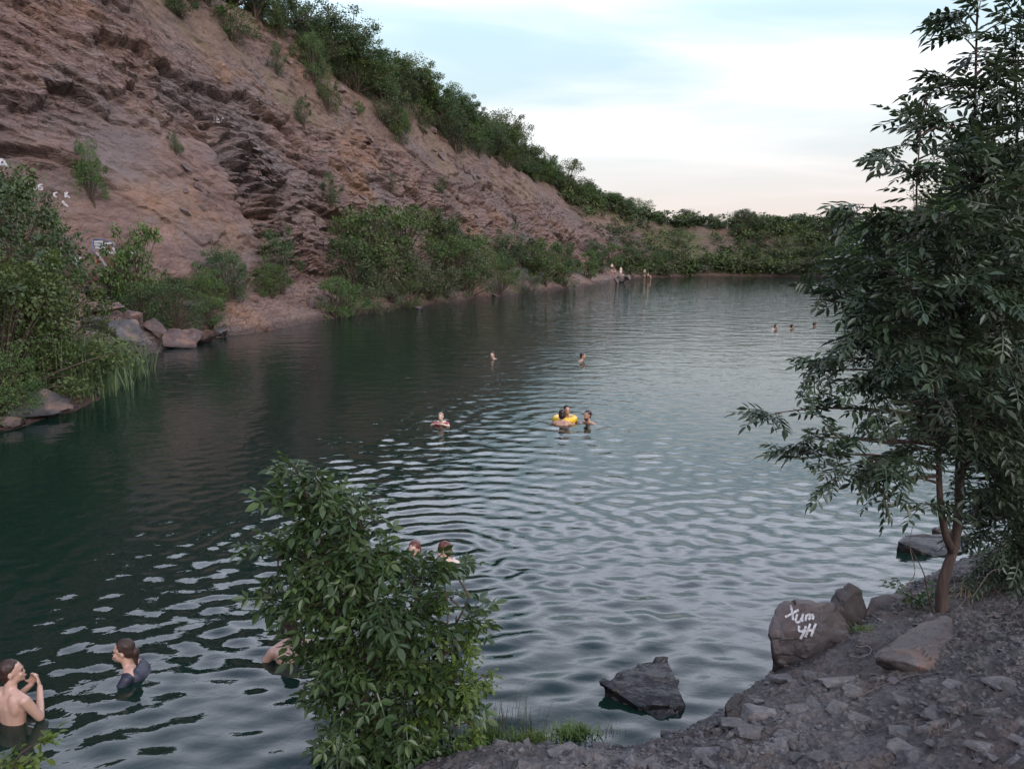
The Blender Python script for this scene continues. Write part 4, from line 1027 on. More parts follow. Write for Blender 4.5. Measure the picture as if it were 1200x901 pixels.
# near left bank: tall leafy masses behind the reeds
for i, (k, px, py, hp, w, ix, lb) in enumerate([
  ('big', 12, 345, 130, .68, 0, 'tall dark bushy tree against the lettered cliff behind the reeds'),
  ('big', -45, 400, 190, .9, 0, 'dark bush mass left of the tall bushy tree'),
  ('big', 38, 440, 130, .74, 1, 'bright green leafy bush rising straight behind the reeds'),
  ('big', 5, 455, 150, 1.0, 1, 'green leafy bush above the flat grey boulder'),
  ('big', 58, 448, 78, .66, 2, 'low spreading green bush in among the reeds'),
  ('big', -10, 485, 70, 1.0, 2, 'low green bush at the water by the flat grey boulder'),
  ('big', 62, 325, 52, .6, 0, 'dark bush under the painted white letters'),
  ('smalltree', 160, 364, 98, .56, 0, 'slender tree with forked trunk above the rock pile'),
  ('big', 262, 350, 60, .85, 0, 'dark spreading bush at the foot of the smooth slab'),
  ('big', 238, 366, 50, .8, 1, 'green bush below the smooth slab beside the bare bank'),
  ('big', 205, 385, 58, .9, 0, 'dark bush above the red waterline boulders'),
  ('mid', 246, 385, 40, .9, 1, 'small bright bush over the waterline boulders'),
  ('dark', 170, 380, 50, .9, 1, 'grey green bush right of the rock pile'),
  ('dark', 328, 345, 78, .55, 0, 'dark upright bush at the foot of the fractured column'),
  ('mid', 318, 348, 40, .9, 2, 'low green bush at the base of the dark upright bush'),
  ('mid', 105, 232, 64, .5, 0, 'green hanging bush clinging to the cliff above the letters'),
  ('dark', 205, 178, 22, .7, 1, 'tiny bush on the smooth slab'),
  ('silver', 615, 343, 32, .9, 0, 'silvery grey willow bush at the waterline'),
  ('dark', 355, 148, 34, .5, 0, 'small dark bush in the cleft beside the fractured blocks'),
  ('dark', 325, 88, 36, .5, 1, 'dark bush on the cliff edge above the fractured blocks'),
  ('mid', 320, 42, 40, .6, 0, 'green bush high on the cliff near the crest'),
  ('mid', 368, 95, 55, .5, 1, 'upper bush of the green strip down the gully'),
  ('mid', 384, 130, 50, .45, 0, 'lower bush of the green strip down the gully'),
  ('dark', 388, 240, 38, .6, 1, 'dark bush on the cliff above the bank thicket'),
  ('dark', 455, 150, 62, .75, 1, 'large dark bush on the soil slope'),
  ('mid', 468, 168, 46, .6, 0, 'green lower half of the paired bushes on the soil slope'),
  ('olive', 457, 224, 22, .8, 0, 'small olive bush on the bare rock face'),
  ('dark', 517, 226, 20, .8, 1, 'small round dark bush alone on the rock face'),
  ('dark', 495, 156, 16, .8, 0, 'small bush beside the paired bushes on the soil slope'),
  ('mid', 420, 136, 18, .7, 0, 'small green bush on the soil slope below the crest'),
  ]):
    plant_px(k, px, py, hp, lb, None, w, ix)
# thicket along the foot of the cliff
THK = [('mid', 395, 372, 50), ('mid', 425, 330, 100), ('olive', 455, 352, 75), ('dark', 410, 345, 70), ('mid', 470, 310, 70), ('olive', 490, 345, 65), ('dark', 508, 282, 40), ('mid', 512, 320, 70),
       ('mid', 535, 335, 65), ('olive', 550, 345, 55), ('mid', 570, 325, 50), ('dark', 590, 315, 48), ('olive', 605, 310, 45), ('mid', 585, 345, 45), ('mid', 640, 333, 52), ('mid', 655, 330, 50), ('dark', 668, 322, 40), ('olive', 440, 372, 45), ('mid', 476, 365, 40),
       ('olive', 520, 350, 45), ('dark', 545, 310, 45), ('mid', 415, 372, 45), ('dark', 625, 318, 40), ('mid', 405, 300, 50), ('dark', 440, 300, 50), ('mid', 500, 352, 45), ('dark', 525, 300, 40), ('mid', 555, 325, 48),
       ('mid', 690, 325, 36), ('dark', 703, 318, 34), ('mid', 715, 312, 32), ('dark', 697, 300, 22), ('dark', 740, 314, 30), ('dark', 757, 316, 28), ('mid', 772, 318, 26), ('mid', 665, 336, 30)]
for (k, px, py, hp) in THK:
    plant_px(k, px+random.uniform(-4, 4), py, hp*random.uniform(.9, 1.1), {'mid': 'fresh green', 'dark': 'dark green', 'olive': 'dull olive'}[k]+(' tall' if hp > 55 else ' low')+' bush in the cliff foot thicket '+('near the bare earth bank' if px < 445 else 'midway to the silvery bush' if px < 545 else 'around the silvery bush' if px < 672 else 'near the distant bathers'), 'thicket along the foot of the cliff', random.uniform(.8, 1.15))
# slope and crest growth, set out along the shoreline
def slope_pt(l, w):
    x, y, nx, ny, _ = column(np.array([l])); x, y = float(x[0]+nx[0]*w), float(y[0]+ny[0]*w)
    h = BV_CLIFF.ray_cast(Vector((x, y, 80)), Vector((0, 0, -1)))
    return h[0]
def par(l): return [float(q[0]) for q in column(np.array([l]))[4]]
cnt = {'crest': 0, 'slope': 0, 'far': 0, 'right': 0}
# arc length of named stations
def l_at_s(s): 
    d = _dense[:, 0]*U.x+_dense[:, 1]*U.y; half = len(d)*17//25
    return float(_len[np.argmin(np.abs(d[:half]-s))])
for i in range(100):
    l = l_at_s(44)+(l_at_s(150)-l_at_s(44))*(i+random.random())/100
    p5 = par(l); w = p5[4]+random.uniform(-2.5, 2.0); p = slope_pt(l, w)
    if p is None: continue
    k = random.choice(['tree', 'tree', 'dark', 'dark', 'mid']); hg = random.uniform(2.2, 4.4) if k == 'tree' else random.uniform(1.8, 3.6)
    plant(k, p, hg, ('tall' if hg > 3 else 'short')+{'tree': ' bushy tree', 'dark': ' dark bush', 'mid': ' green bush'}[k]+' on the skyline of the cliff crest '+('above the bank thicket' if p.y < 80 else 'above the distant bathers'), 'growth along the cliff crest', random.uniform(1.0, 1.5))
for i in range(95):
    l = l_at_s(62)+(l_at_s(146)-l_at_s(62))*((i+random.random())/95)**.9
    p5 = par(l); f = random.random()**.6; w = p5[2]+(p5[4]-p5[2])*(.45+.55*f); p = slope_pt(l, w)
    if p is None: continue
    k = random.choice(['dark', 'mid', 'dark', 'olive', 'mid']); hg = random.uniform(1.3, 3.0)
    plant(k, p, hg, ('large ' if hg > 2.1 else 'small ')+{'dark': 'dark bush', 'mid': 'green bush', 'olive': 'olive bush'}[k]+' on the soil slope under the crest '+('above the bank thicket' if p.y < 80 else 'above the distant bathers'), 'bushes on the upper soil slope', random.uniform(1.0, 1.5))
# skyline pieces read from the photograph
for (px, py, hp, k) in [(385, 25, 55, 'dark'), (410, 32, 60, 'tree'), (432, 52, 45, 'dark'), (450, 70, 40, 'dark'), (462, 84, 38, 'dark'), (487, 100, 55, 'tree'), (500, 105, 40, 'mid'), (530, 125, 42, 'dark'), (545, 135, 35, 'dark'), (590, 165, 48, 'tree'), (610, 170, 45, 'tree'), (520, 160, 30, 'olive'), (535, 178, 36, 'dark'), (548, 172, 30, 'mid'), (560, 182, 28, 'dark'), (590, 195, 24, 'mid'), (625, 205, 36, 'mid'), (645, 215, 34, 'dark'), (665, 222, 36, 'mid')]:
    plant_px(k, px, py, hp, {'tree': 'leafy small tree leaning over the upper soil slope', 'dark': 'dense dark bush at the upper rim of the soil slope', 'mid': 'bright bush at the upper rim of the soil slope', 'olive': 'dry olive bush at the upper rim of the soil slope'}[k]+(' by the gully' if px < 470 else ' by the paired bushes' if px < 575 else ' beyond the paired bushes'), 'growth along the upper rim', random.uniform(.9, 1.2), far=70)
# far end and right bank: the largest stand alone, the scrub that closes up behind them is one mass
LOW = [shrub_meshes(21, ML_DARK, 16, 12, .165, .6), shrub_meshes(22, ML_MID, 16, 12, .165, .65), shrub_meshes(23, ML_OLIVE, 14, 12, .165, .65, 'low'), shrub_meshes(24, ML_DARK, 18, 12, .145, .5, 'tree')]
def scrub(name, pts, label):
    """many small bushes merged into one mass: pts = (location, height, width factor, prototype)"""
    V, Fc, lr, mi, k = [], [], [], [], 0
    for (p, h_, w_, q) in pts:
        m = LOW[q][0]; n = len(m.vertices); co = np.empty(n*3, np.float32); m.vertices.foreach_get('co', co); co = co.reshape(-1, 3)
        a = random.uniform(0, 6.28); c_, s_ = math.cos(a), math.sin(a)
        V.append(np.stack([(co[:, 0]*c_-co[:, 1]*s_)*h_*w_+p.x, (co[:, 0]*s_+co[:, 1]*c_)*h_*w_+p.y, co[:, 2]*h_+p.z], -1))
        fi = np.empty(len(m.loops), np.int32); m.loops.foreach_get('vertex_index', fi); Fc.append(fi.reshape(-1, 3)+k); k += n
        l_ = np.empty(n, np.float32); m.attributes['lr'].data.foreach_get('value', l_); lr.append(np.clip(l_+random.gauss(0, .18), 0, 1)); mi.append(np.full(len(m.polygons), {0: 0, 1: 1, 2: 2, 3: 0}[q], np.int32))
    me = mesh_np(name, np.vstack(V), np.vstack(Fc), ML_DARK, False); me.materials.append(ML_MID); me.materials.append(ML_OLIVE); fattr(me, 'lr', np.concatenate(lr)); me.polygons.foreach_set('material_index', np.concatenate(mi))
    link(name, me, kind='stuff', label=label, category='scrub')
l0, l1 = l_at_s(136), i_right+34
mass = []
for i in range(640):
    l = l0+(l1-l0)*random.random(); p5 = par(l); w = random.uniform(.6, p5[4]+1); p = slope_pt(l, w)
    if p is None: continue
    bare = l < l0+30 and 3 < p.z < 11
    if bare and random.random() < .7: continue
    if i % 14 or w < 2.5:
        mass.append((p, random.uniform(1.2, 2.8), random.uniform(.9, 1.5), random.choice([1, 1, 0, 2, 1, 2])))
    else:
        k = random.choice(['dark', 'mid', 'dark', 'olive', 'mid']); hg = random.uniform(2.0, 3.8)
        plant(k, p, hg, ('large ' if hg > 2.9 else 'middling ')+{'dark': 'dark bush', 'mid': 'green bush', 'olive': 'olive bush'}[k]+' standing out of the scrub at the far end', 'bushes at the far end of the lake', random.uniform(.9, 1.3))
for i in range(300):
    l = l0+10+(l1-l0-10)*random.random(); p5 = par(l); p = slope_pt(l, p5[4]+random.uniform(-1, 10))
    if p is None: continue
    if i % 7: mass.append((p, random.uniform(1.2, 2.8), random.uniform(1.1, 1.8), random.choice([0, 3, 1])))
    else:
        hg = random.uniform(2.4, 4.8); plant('tree', p, hg, ('tall' if hg > 3.6 else 'short')+' dark tree in the row on the far plateau', 'trees on the far plateau', random.uniform(.9, 1.4))
scrub('far_scrub', mass, 'green scrub covering the bank at the far end of the lake')
mass = []
for i in range(330):
    l = l1-10+(LEN-8-l1+10)*random.random(); p5 = par(l); w = random.uniform(.8, 17); p = slope_pt(l, w)
    if p is None: continue
    s_ = p.x*U.x+p.y*U.y
    if 64 < s_ < 82 and w < 6: continue
    if i % 6: mass.append((p, random.uniform(2.0, 4.5), random.uniform(.8, 1.3), random.choice([0, 1, 3, 1])))
    else:
        hg = random.uniform(4.5, 7.0); plant('tree', p, hg, ('tall' if hg > 5.7 else 'lower')+' leafy tree on the wooded bank opposite the cliff', 'woodland on the bank opposite the cliff', random.uniform(.8, 1.2))
scrub('bank_scrub', mass, 'green undergrowth on the wooded bank opposite the cliff')

# ---- reeds at the near left shore
rr = np.random.default_rng(64)
c0 = on_plane(112, 468)
reed = thing('reed_clump', c0, 'clump of tall green reeds with pale dry stalks standing in the water', 'reeds')
def blades(n, fn, seg=5):
    V, Fc, lr, k = [], [], [], 0
    for i in range(n):
        b, d, h, w, bend = fn(i); tt = np.linspace(0, 1, seg)
        side = np.array([-d[1], d[0], 0.]); ln = np.linalg.norm(side); side = side/ln if ln > 1e-6 else np.array([1., 0, 0])
        ctr = np.array(b)[None]+np.outer(tt*h*(1-.35*bend*tt), [0, 0, 1])+np.outer(h*bend*tt**2, d)
        ww = w*(1-tt**2.5)*np.where(tt < .1, .7, 1)+w*.04
        V.append(np.stack([ctr-side*ww[:, None]/2, ctr+side*ww[:, None]/2], 1).reshape(-1, 3))
        j = np.arange(seg-1)*2+k; Fc.append(np.stack([j, j+1, j+3, j+2], -1)); k += seg*2; lr.append(np.full(seg*2, rr.random()))
    return np.vstack(V), np.vstack(Fc), np.concatenate(lr)
shore_a, shore_b = on_plane(72, 474)-c0, on_plane(150, 437)-c0
def reed_fn(i):
    f = rr.random()**.8; b = np.array(shore_a*(1-f)+shore_b*f)+np.array([rr.normal(-.25, .45), rr.normal(.0, .4), 0]); a = rr.uniform(0, 6.28); b[2] = -.3
    return b, np.array([math.cos(a), math.sin(a), 0]), rr.uniform(1.1, 2.1)*(1.15-.5*f)+.3, rr.uniform(.02, .045), rr.uniform(.1, .75)
V, Fc, lr = blades(2200, reed_fn); me = mesh_np('reed_leaves', V, Fc, ML_REED, False); fattr(me, 'lr', lr); link('leaf_blades', me, reed, kind='stuff')
def stalk_fn(i):
    f = rr.random(); b = np.array(shore_a*(1-f)+shore_b*f)+np.array([rr.normal(.05, .12), rr.normal(-.12, .12), 0]); a = rr.uniform(0, 6.28); b[2] = -.3
    return b, np.array([math.cos(a), math.sin(a), 0]), rr.uniform(.6, 1.2), .022, rr.uniform(0, .15)
V, Fc, lr = blades(90, stalk_fn); me = mesh_np('dry_stalks', V, Fc, ML_DRY, False); fattr(me, 'lr', lr); link('dry_stalks', me, reed, kind='stuff', label='pale dry stalks at the foot of the reeds')

# ---- grass tufts at the near waterline
def tuft(px, py, wpx, n, h, label, bend=.4, mat=ML_GRASS, dens_w=.012):
    c = hit(px, py)[0]; c = Vector((c.x, c.y, max(c.z, 0)))
    t = thing('grass_tuft', c, label, 'grass'); wr_ = wpx/F*(c-EYE).length
    def fn(i):
        a = rr.uniform(0, 6.28); x, y = rr.normal(0, wr_*.32), rr.normal(0, wr_*.16)
        return np.array([x, y, -.03]), np.array([math.cos(a), math.sin(a), 0]), h*rr.uniform(.5, 1.1), dens_w*rr.uniform(.5, 1), bend*rr.uniform(.2, 1.4)
    V, Fc, lr = blades(n, fn, 4); me = mesh_np('grass', V, Fc, mat, False); fattr(me, 'lr', lr); link('blades', me, t, kind='stuff')
tuft(622, 870, 38, 520, .13, 'bright green low grass tuft by the waterline', .8)
tuft(672, 870, 38, 460, .12, 'bright green low tuft next to the pale shore stone', .8)
tuft(592, 866, 64, 90, .42, 'sparse tall grass standing beside the leafy sapling', .25, ML_OLIVE, .006)
tuft(566, 872, 40, 300, .15, 'grass tuft under the sapling at the water', .7)
tuft(1012, 738, 22, 130, .09, 'small green tuft behind the lettered boulder', .9)
tuft(1150, 700, 70, 110, .25, 'thin dry grass under the tree', .5, ML_DRY, .006)
tuft(1105, 858, 40, 40, .10, 'few dry straws on the gravel', .6, ML_DRY, .005)
tuft(718, 868, 20, 26, .14, 'sparse thin shoots at the waterline right of the green tufts', .3, ML_OLIVE, .006)

# ---- leafy plants near the camera
LEAVES = {
 'ash': (pinnate(3, .19, .088, .034, .5, 58), ML_ASH), 'sapling': (pinnate(2, .17, .105, .052, .45, 62), ML_BUSH), 'vine': (pinnate(1, .07, .052, .034, .5, 62), ML_VINE)}
LEAF_ME = {}
for k, ((v, f), m_) in LEAVES.items():
    me = mesh_np('leaf', v, f, m_, False); fattr(me, 'lr', np.full(len(v), .45)); LEAF_ME[k] = me
def leafy(root, kind, clusters, trunk_nodes, wood, seed, n_parts, out_bias=.6, up_bias=.35, dens=1.0, leaf_scale=1.0, twig_r=.004, bmat=MB_ASH, foli='crown'):
    """clusters: (centre Vector, radius m, number of leaves). Branches run from the nearest trunk node to each cluster."""
    r = np.random.default_rng(seed); (pv, pf), lmat = LEAVES[kind]
    Pp, Dd, Uu, lr = [], [], [], []
    base = np.array(root.location); tn = np.array([np.array(t) for t in trunk_nodes])
    for (c, rad, nl) in clusters:
        c = np.array(c); dist = np.linalg.norm(tn-c, axis=1)+1.3*np.maximum(0, tn[:, 2]-c[2]+.1); j = int(np.argmin(dist)); b = tn[j]
        od = c-b; ol = np.linalg.norm(od); od = od/(ol+1e-6)
        md = (b+c)/2+np.array([0, 0, .06*ol])+r.normal(0, .05*ol, 3)
        wood.tube(bez(b, md, c, 7)-base, np.linspace(min(.022, .007+.011*ol), twig_r, 7), 5)
        nt_ = max(2, int(round(nl*dens/8)))
        for q in range(nt_):
            d = r.normal(size=3); d /= np.linalg.norm(d); d = d+out_bias*od+np.array([0, 0, up_bias]); d /= np.linalg.norm(d)
            s0 = c-od*rad*r.uniform(.1, .6)+r.normal(0, rad*.22, 3); Lt = rad*r.uniform(.8, 1.5)
            e = s0+d*Lt+np.array([0, 0, -.10*Lt]); pts = bez(s0, s0+d*Lt*.5+np.array([0, 0, .05*Lt]), e, 5)
            wood.tube(bez(c-od*rad*.6, (c+s0)/2, s0, 3)-base, twig_r*.8, 4); wood.tube(pts-base, np.linspace(twig_r*.8, twig_r*.3, 5), 4)
            m = 8; 
            for g in range(m):
                f = .12+.88*g/(m-1); pos = bez(s0, s0+d*Lt*.5+np.array([0, 0, .05*Lt]), e, 50)[int(f*49)]
                sd_ = np.cross(d, [0, 0, 1]); sd_ = sd_/(np.linalg.norm(sd_)+1e-6)*(1 if g % 2 else -1)
                if g == m-1: ld = d
                else: ld = .75*d+sd_*.9+r.normal(0, .25, 3)
                Pp.append(pos); Dd.append(ld+np.array([0, 0, -.15])); Uu.append(np.array([0, 0, 1])+r.normal(0, .38, 3)-.15*od); lr.append(np.clip(r.normal(.40, .24), 0, 1) if r.random() > .04 else 1.6)
    Pp, Dd, Uu, lr = np.array(Pp), np.array(Dd), np.array(Uu), np.array(lr)
    mats = frames(Dd, Uu)*(leaf_scale*r.uniform(.5, 1.25, len(Pp)))[:, None, None]
    order = np.argsort(np.linalg.norm(Pp-np.array(EYE), axis=1)+r.normal(0, .25, len(Pp)))
    near, rest = order[:n_parts], order[n_parts:]
    me = leaf_mesh(foli, pv, pf, mats[rest], Pp[rest]-base, lmat, lr[rest])
    link(foli, me, root, kind='stuff')
    for i in near:
        o = link('leaf', LEAF_ME[kind], root); M4 = Matrix(mats[i].tolist()).to_4x4(); M4.translation = Vector(Pp[i]-base); o.matrix_local = M4
    print(root.name, 'leaves', len(Pp))
def pc(px, py, yy, rpx, k=1.0):
    p = at_y(px, py, yy); rad = rpx/F*p.y; return (p, rad, max(5, k*(rpx/30)**2*34))

# the ash tree on the right
tb = hit(1105, 716)[0]; tb.z -= .08
ash = thing('ash_tree', tb, 'tall dark leafy ash tree growing from the shale bank', 'tree')
Y0 = tb.y
def nodes(lst): return [at_y(px, py, Y0+dy) for px, py, dy in lst]
tr_main = [tb]+nodes([(1104, 690, 0), (1110, 665, .0), (1118, 640, .02), (1123, 600, .03), (1124, 540, .05), (1126, 470, .05), (1128, 400, .08), (1130, 320, .1), (1138, 230, .12), (1142, 140, .1), (1144, 60, .1), (1146, -30, .1)])
tr_left = nodes([(1116, 645, .0), (1108, 625, -.05), (1102, 590, -.1), (1100, 540, -.15), (1098, 480, -.15), (1092, 400, -.2), (1082, 320, -.2), (1074, 240, -.2), (1078, 160, -.15)])
tr_back = nodes([(1125, 560, .05), (1150, 470, .35), (1175, 380, .5), (1190, 280, .5), (1192, 160, .4), (1190, 60, .3)])
def smooth_pts(p, n=6): return catmull([tuple(v) for v in p], n)
w_tr = Wood()
def taper(p, r0, r1, k=10): q = smooth_pts(p); w_tr.tube(q-np.array(tb), r0+(r1-r0)*np.linspace(0, 1, len(q))**.7, k); return [Vector(v) for v in q]
nod = taper(tr_main, .064, .006); nod += taper(tr_left, .042, .005); nod += taper(tr_back, .040, .006)
link('trunk', w_tr.mesh('trunk', MB_ASH), ash)
w_br = Wood()
CLU = [(908, 484, -.3, 15), (940, 512, -.4, 24), (930, 538, -.3, 18), (966, 504, -.3, 26), (985, 556, -.5, 28), (1012, 540, -.4, 32), (1042, 560, -.4, 26), (965, 435, -.2, 22), (992, 420, -.3, 24), (1004, 445, -.3, 30), (1045, 470, -.4, 38), (1060, 520, -.4, 40), (1012, 482, -.3, 28),
 (985, 345, -.1, 30), (960, 350, .0, 20), (1012, 380, -.3, 40), (1050, 400, -.4, 44), (1022, 312, -.2, 36), (1060, 335, -.3, 44), (1003, 243, 0, 16), (1032, 268, -.1, 26), (1066, 252, -.3, 38), (1058, 200, -.1, 24), (1076, 152, -.1, 24), (1086, 116, 0, 14), (1056, 168, 0, 12), (1100, 200, -.3, 32), (1110, 262, -.4, 48),
 (1110, 335, -.5, 54), (1110, 420, -.5, 54), (1112, 500, -.4, 46), (1136, 182, 0, 36), (1150, 122, 0, 30), (1166, 70, 0, 26), (1130, 45, 0, 14), (1146, 10, 0, 16), (1122, 95, 0, 18), (1176, 25, .1, 22), (1192, 84, .1, 32), (1182, 155, .1, 42), (1172, 235, -.2, 50), (1172, 322, -.3, 56), (1182, 402, -.3, 56), (1172, 482, -.3, 56),
 (1178, 560, -.2, 46), (1152, 598, 0, 34), (1140, 540, -.1, 36), (1084, 588, -.2, 12), (1172, 112, .05, 26), (1188, 56, .1, 26), (1198, 18, .1, 24), (1160, 165, .0, 28), (1120, 150, -.1, 22), (1104, 176, -.1, 24), (1162, 205, .1, 34), (1196, 135, .2, 34), (1128, 10, .05, 12), (1235, 60, .2, 50), (1235, 120, .2, 50), (1235, 230, .1, 60), (1235, 340, 0, 60), (1235, 460, 0, 60), (1230, 560, .1, 50), (1190, 300, .5, 60), (1150, 380, .6, 60), (1130, 460, .6, 50), (1180, 480, .7, 60), (1110, 300, .5, 50), (1080, 380, .5, 45), (1150, 250, .5, 50), (1190, 200, .6, 50), (1080, 480, .4, 35), (1000, 395, .3, 25), (1040, 330, .4, 40), (1200, 380, .6, 60)]
leafy(ash, 'ash', [pc(a, b, Y0+c, d, (.95 if b > 230 else .72) if a > 1040 else .75) for a, b, c, d in CLU], nod, w_br, 31, 240, .7, .15, leaf_scale=1.12)
link('branches', w_br.mesh('branches', MB_ASH), ash)
# dense shrub to the right of the ash
sb = hit(1185, 690)[0]; side = thing('willow_shrub', sb, 'dense dark shrub with drooping foliage right of the ash trunk', 'shrub')
w_s = Wood(); nods = [Vector(v) for v in bez(sb, sb+Vector((.05, 0, .6)), sb+Vector((.1, 0, 1.3)), 8)]
w_s.tube(np.array([tuple(v) for v in nods])-np.array(sb), np.linspace(.03, .01, 8), 6)
leafy(side, 'ash', [pc(a, b, sb.y+c, d, 1.1) for a, b, c, d in [(1160, 590, .1, 34), (1190, 600, -.1, 40), (1165, 635, .1, 32), (1195, 645, -.1, 40), (1215, 610, 0, 50), (1180, 560, .2, 44), (1150, 625, .3, 26), (1205, 670, 0, 34), (1230, 640, .2, 50), (1150, 655, .2, 18), (1210, 540, .1, 44)]], nods, w_s, 33, 60, .4, -.15, leaf_scale=.85)
link('stems', w_s.mesh('stems', MB_SHRUB), side)
# low sprouts at the foot of the ash
sp = hit(1068, 712)[0]; spr = thing('ash_sprout', sp, 'low leafy sprout at the foot of the ash trunk', 'sprout')
w_p = Wood(); nods = [sp, sp+Vector((0, 0, .1)), sp+Vector((-.03, 0, .2))]
w_p.tube(np.array([tuple(v) for v in nods])-np.array(sp), .006, 5)
leafy(spr, 'sapling', [pc(a, b, sp.y-.05, d, .55) for a, b, d in [(1052, 690, 12), (1068, 702, 14), (1088, 696, 12), (1078, 712, 12)]], nods, w_p, 35, 14, .4, .2, leaf_scale=.55)
link('stem', w_p.mesh('stem', MB_SHRUB), spr)

# the sapling bush in front
bb_ = hit(430, 905) or hit(430, 899); bp = bb_[0].copy(); bp = Vector((bp.x, 5.35, ground_z(bp.x, 5.35)))
bp = Vector((at_y(440, 880, 5.4).x, 5.4, -.12))
bush = thing('sapling_bush', bp, 'broad leafy sapling bush standing at the water in front of the swimmers', 'bush')
w_b = Wood(); nods = []
for (pts, r0) in [([(440, 880), (420, 780), (385, 660), (355, 570), (345, 545)], .020), ([(445, 880), (440, 760), (430, 650), (415, 590)], .018), ([(450, 880), (470, 780), (490, 690), (500, 655)], .018), ([(450, 885), (500, 800), (535, 730), (550, 700)], .015), ([(438, 885), (385, 800), (350, 740), (325, 690)], .014)]:
    p3 = [at_y(a, b, 5.4+random.uniform(-.12, .12)) for a, b in pts]; q = smooth_pts(p3, 5); w_b.tube(q-np.array(bp), np.linspace(r0, .005, len(q)), 6); nods += [Vector(v) for v in q]
BC = [(346, 552, 0, 20), (378, 556, 0, 24), (340, 585, 0, 20), (362, 600, 0, 32), (405, 602, -.1, 32), (436, 592, 0, 16), (326, 650, 0, 20), (352, 650, -.1, 34), (398, 655, -.2, 42), (446, 650, -.2, 40), (480, 678, -.1, 30), (500, 664, -.05, 17), (528, 668, 0, 15), (465, 652, -.1, 20), (522, 696, 0, 20), (340, 700, 0, 24), (388, 715, -.2, 48), (445, 712, -.3, 50), (500, 722, -.2, 42), (535, 722, -.1, 22), (366, 765, -.1, 36),
      (420, 780, -.3, 52), (478, 780, -.3, 50), (522, 786, -.2, 36), (392, 830, -.2, 38), (440, 845, -.3, 48), (495, 845, -.3, 42), (535, 838, -.1, 26), (430, 885, -.2, 36), (480, 888, -.2, 36), (400, 700, .3, 46), (460, 760, .3, 50), (440, 830, .3, 46), (410, 620, .2, 30), (400, 880, -.1, 22), (347, 575, -.1, 20), (372, 580, .1, 26), (390, 625, .1, 36), (350, 625, .1, 26), (430, 680, .1, 46), (470, 820, .2, 50), (400, 780, .2, 46), (370, 690, .1, 36)]
leafy(bush, 'sapling', [pc(a, b, 5.4+c, d, .95) for a, b, c, d in BC], nods, w_b, 41, 240, .35, .25, leaf_scale=.86, bmat=MB_SHRUB, foli='foliage')
link('stems', w_b.mesh('stems', MB_SHRUB), bush)
vb = Vector((at_y(540, 880, 5.3).x, 5.3, ground_z(at_y(540, 880, 5.3).x, 5.3)))
vine = thing('climbing_vine', vb, 'pale green small-leaved vine climbing the side of the sapling bush', 'vine')
w_v = Wood(); p3 = smooth_pts([vb]+[at_y(a, b, 5.2) for a, b in [(530, 840), (520, 780), (525, 720), (520, 680)]], 5); w_v.tube(p3-np.array(vb), .005, 5)
leafy(vine, 'vine', [pc(a, b, 5.15+c, d, 1.9) for a, b, c, d in [(515, 750, 0, 22), (545, 755, 0, 20), (560, 740, .1, 13), (535, 790, 0, 24), (555, 800, 0, 20), (510, 800, -.05, 22), (530, 830, 0, 26), (555, 845, 0, 18), (500, 840, -.05, 22), (520, 870, 0, 22), (550, 870, .05, 16), (525, 715, .05, 14), (572, 790, .1, 9), (345, 545, .2, 9), (352, 790, .2, 13), (365, 810, .2, 11)]][:13], [Vector(v) for v in p3], w_v, 43, 60, .3, .2, leaf_scale=.85, twig_r=.0025, foli='foliage')
link('stems', w_v.mesh('stems', MB_SHRUB), vine)
# sprig in the bottom left corner
cb = Vector((at_y(5, 960, 3.9).x, 3.9, 0)); cb.z = ground_z(cb.x, cb.y)
cor = thing('leafy_sprig', cb, 'bright green leafy sprig growing on the bank in front of the standing boy', 'sprig')
w_c = Wood(); p3 = smooth_pts([cb, at_y(5, 950, 3.9), at_y(12, 905, 3.9), at_y(25, 880, 3.9)], 5); w_c.tube(p3-np.array(cb), .005, 5)
leafy(cor, 'vine', [pc(a, b, 3.9+c, d, 1.3) for a, b, c, d in [(12, 902, 0, 14), (34, 893, 0, 10), (48, 868, 0, 5), (2, 910, 0, 18), (25, 912, 0, 16)]], [Vector(v) for v in p3], w_c, 45, 30, .3, .3, leaf_scale=1.0, foli='foliage')
link('stem', w_c.mesh('stem', MB_SHRUB), cor)

# dead branches on the ground right of the tree
for i, (pts, rad, lb) in enumerate([
  ([(1110, 735), (1130, 705), (1160, 690), (1185, 712), (1195, 735)], .007, 'long bare dead branch arching over the ground under the tree'),
  ([(1140, 700), (1160, 672), (1175, 668)], .005, 'short bare dead twig standing up behind the tree'),
  ([(1150, 725), (1175, 720), (1205, 722)], .006, 'straight pale dead stick lying under the tree'),
  ([(1060, 690), (1072, 672), (1066, 640), (1070, 615)], .005, 'thin upright bare shoot beside the trunk'),
  ([(1098, 730), (1088, 700), (1082, 672), (1065, 640)], .009, 'crooked side shoot leaning away from the ash trunk'),
  ([(1010, 815), (1060, 795), (1110, 788)], .004, 'straw coloured stick on the slope below the slab boulder'),
  ([(1020, 862), (1050, 848), (1100, 842)], .003, 'thin straw on the gravel near the bottom')]):
    p3 = []
    for px, py in pts:
        h = hit(px, py); 
        yy = min(h[0].y if h and h[0] is not None else Y0, Y0+.2) if i in (0, 2, 5, 6) else Y0-.15
        q = at_y(px, py, yy); p3.append(q+Vector((0, 0, .012)))
    w = Wood(); q = smooth_pts(p3, 6); c0_ = q[0]; w.tube(q-c0_, np.linspace(rad, rad*.4, len(q)), 6)
    o = link('dead_branch', w.mesh('dead_branch', MB_DEAD if i not in (4,) else MB_ASH), label=lb, category='branch'); o.location = c0_
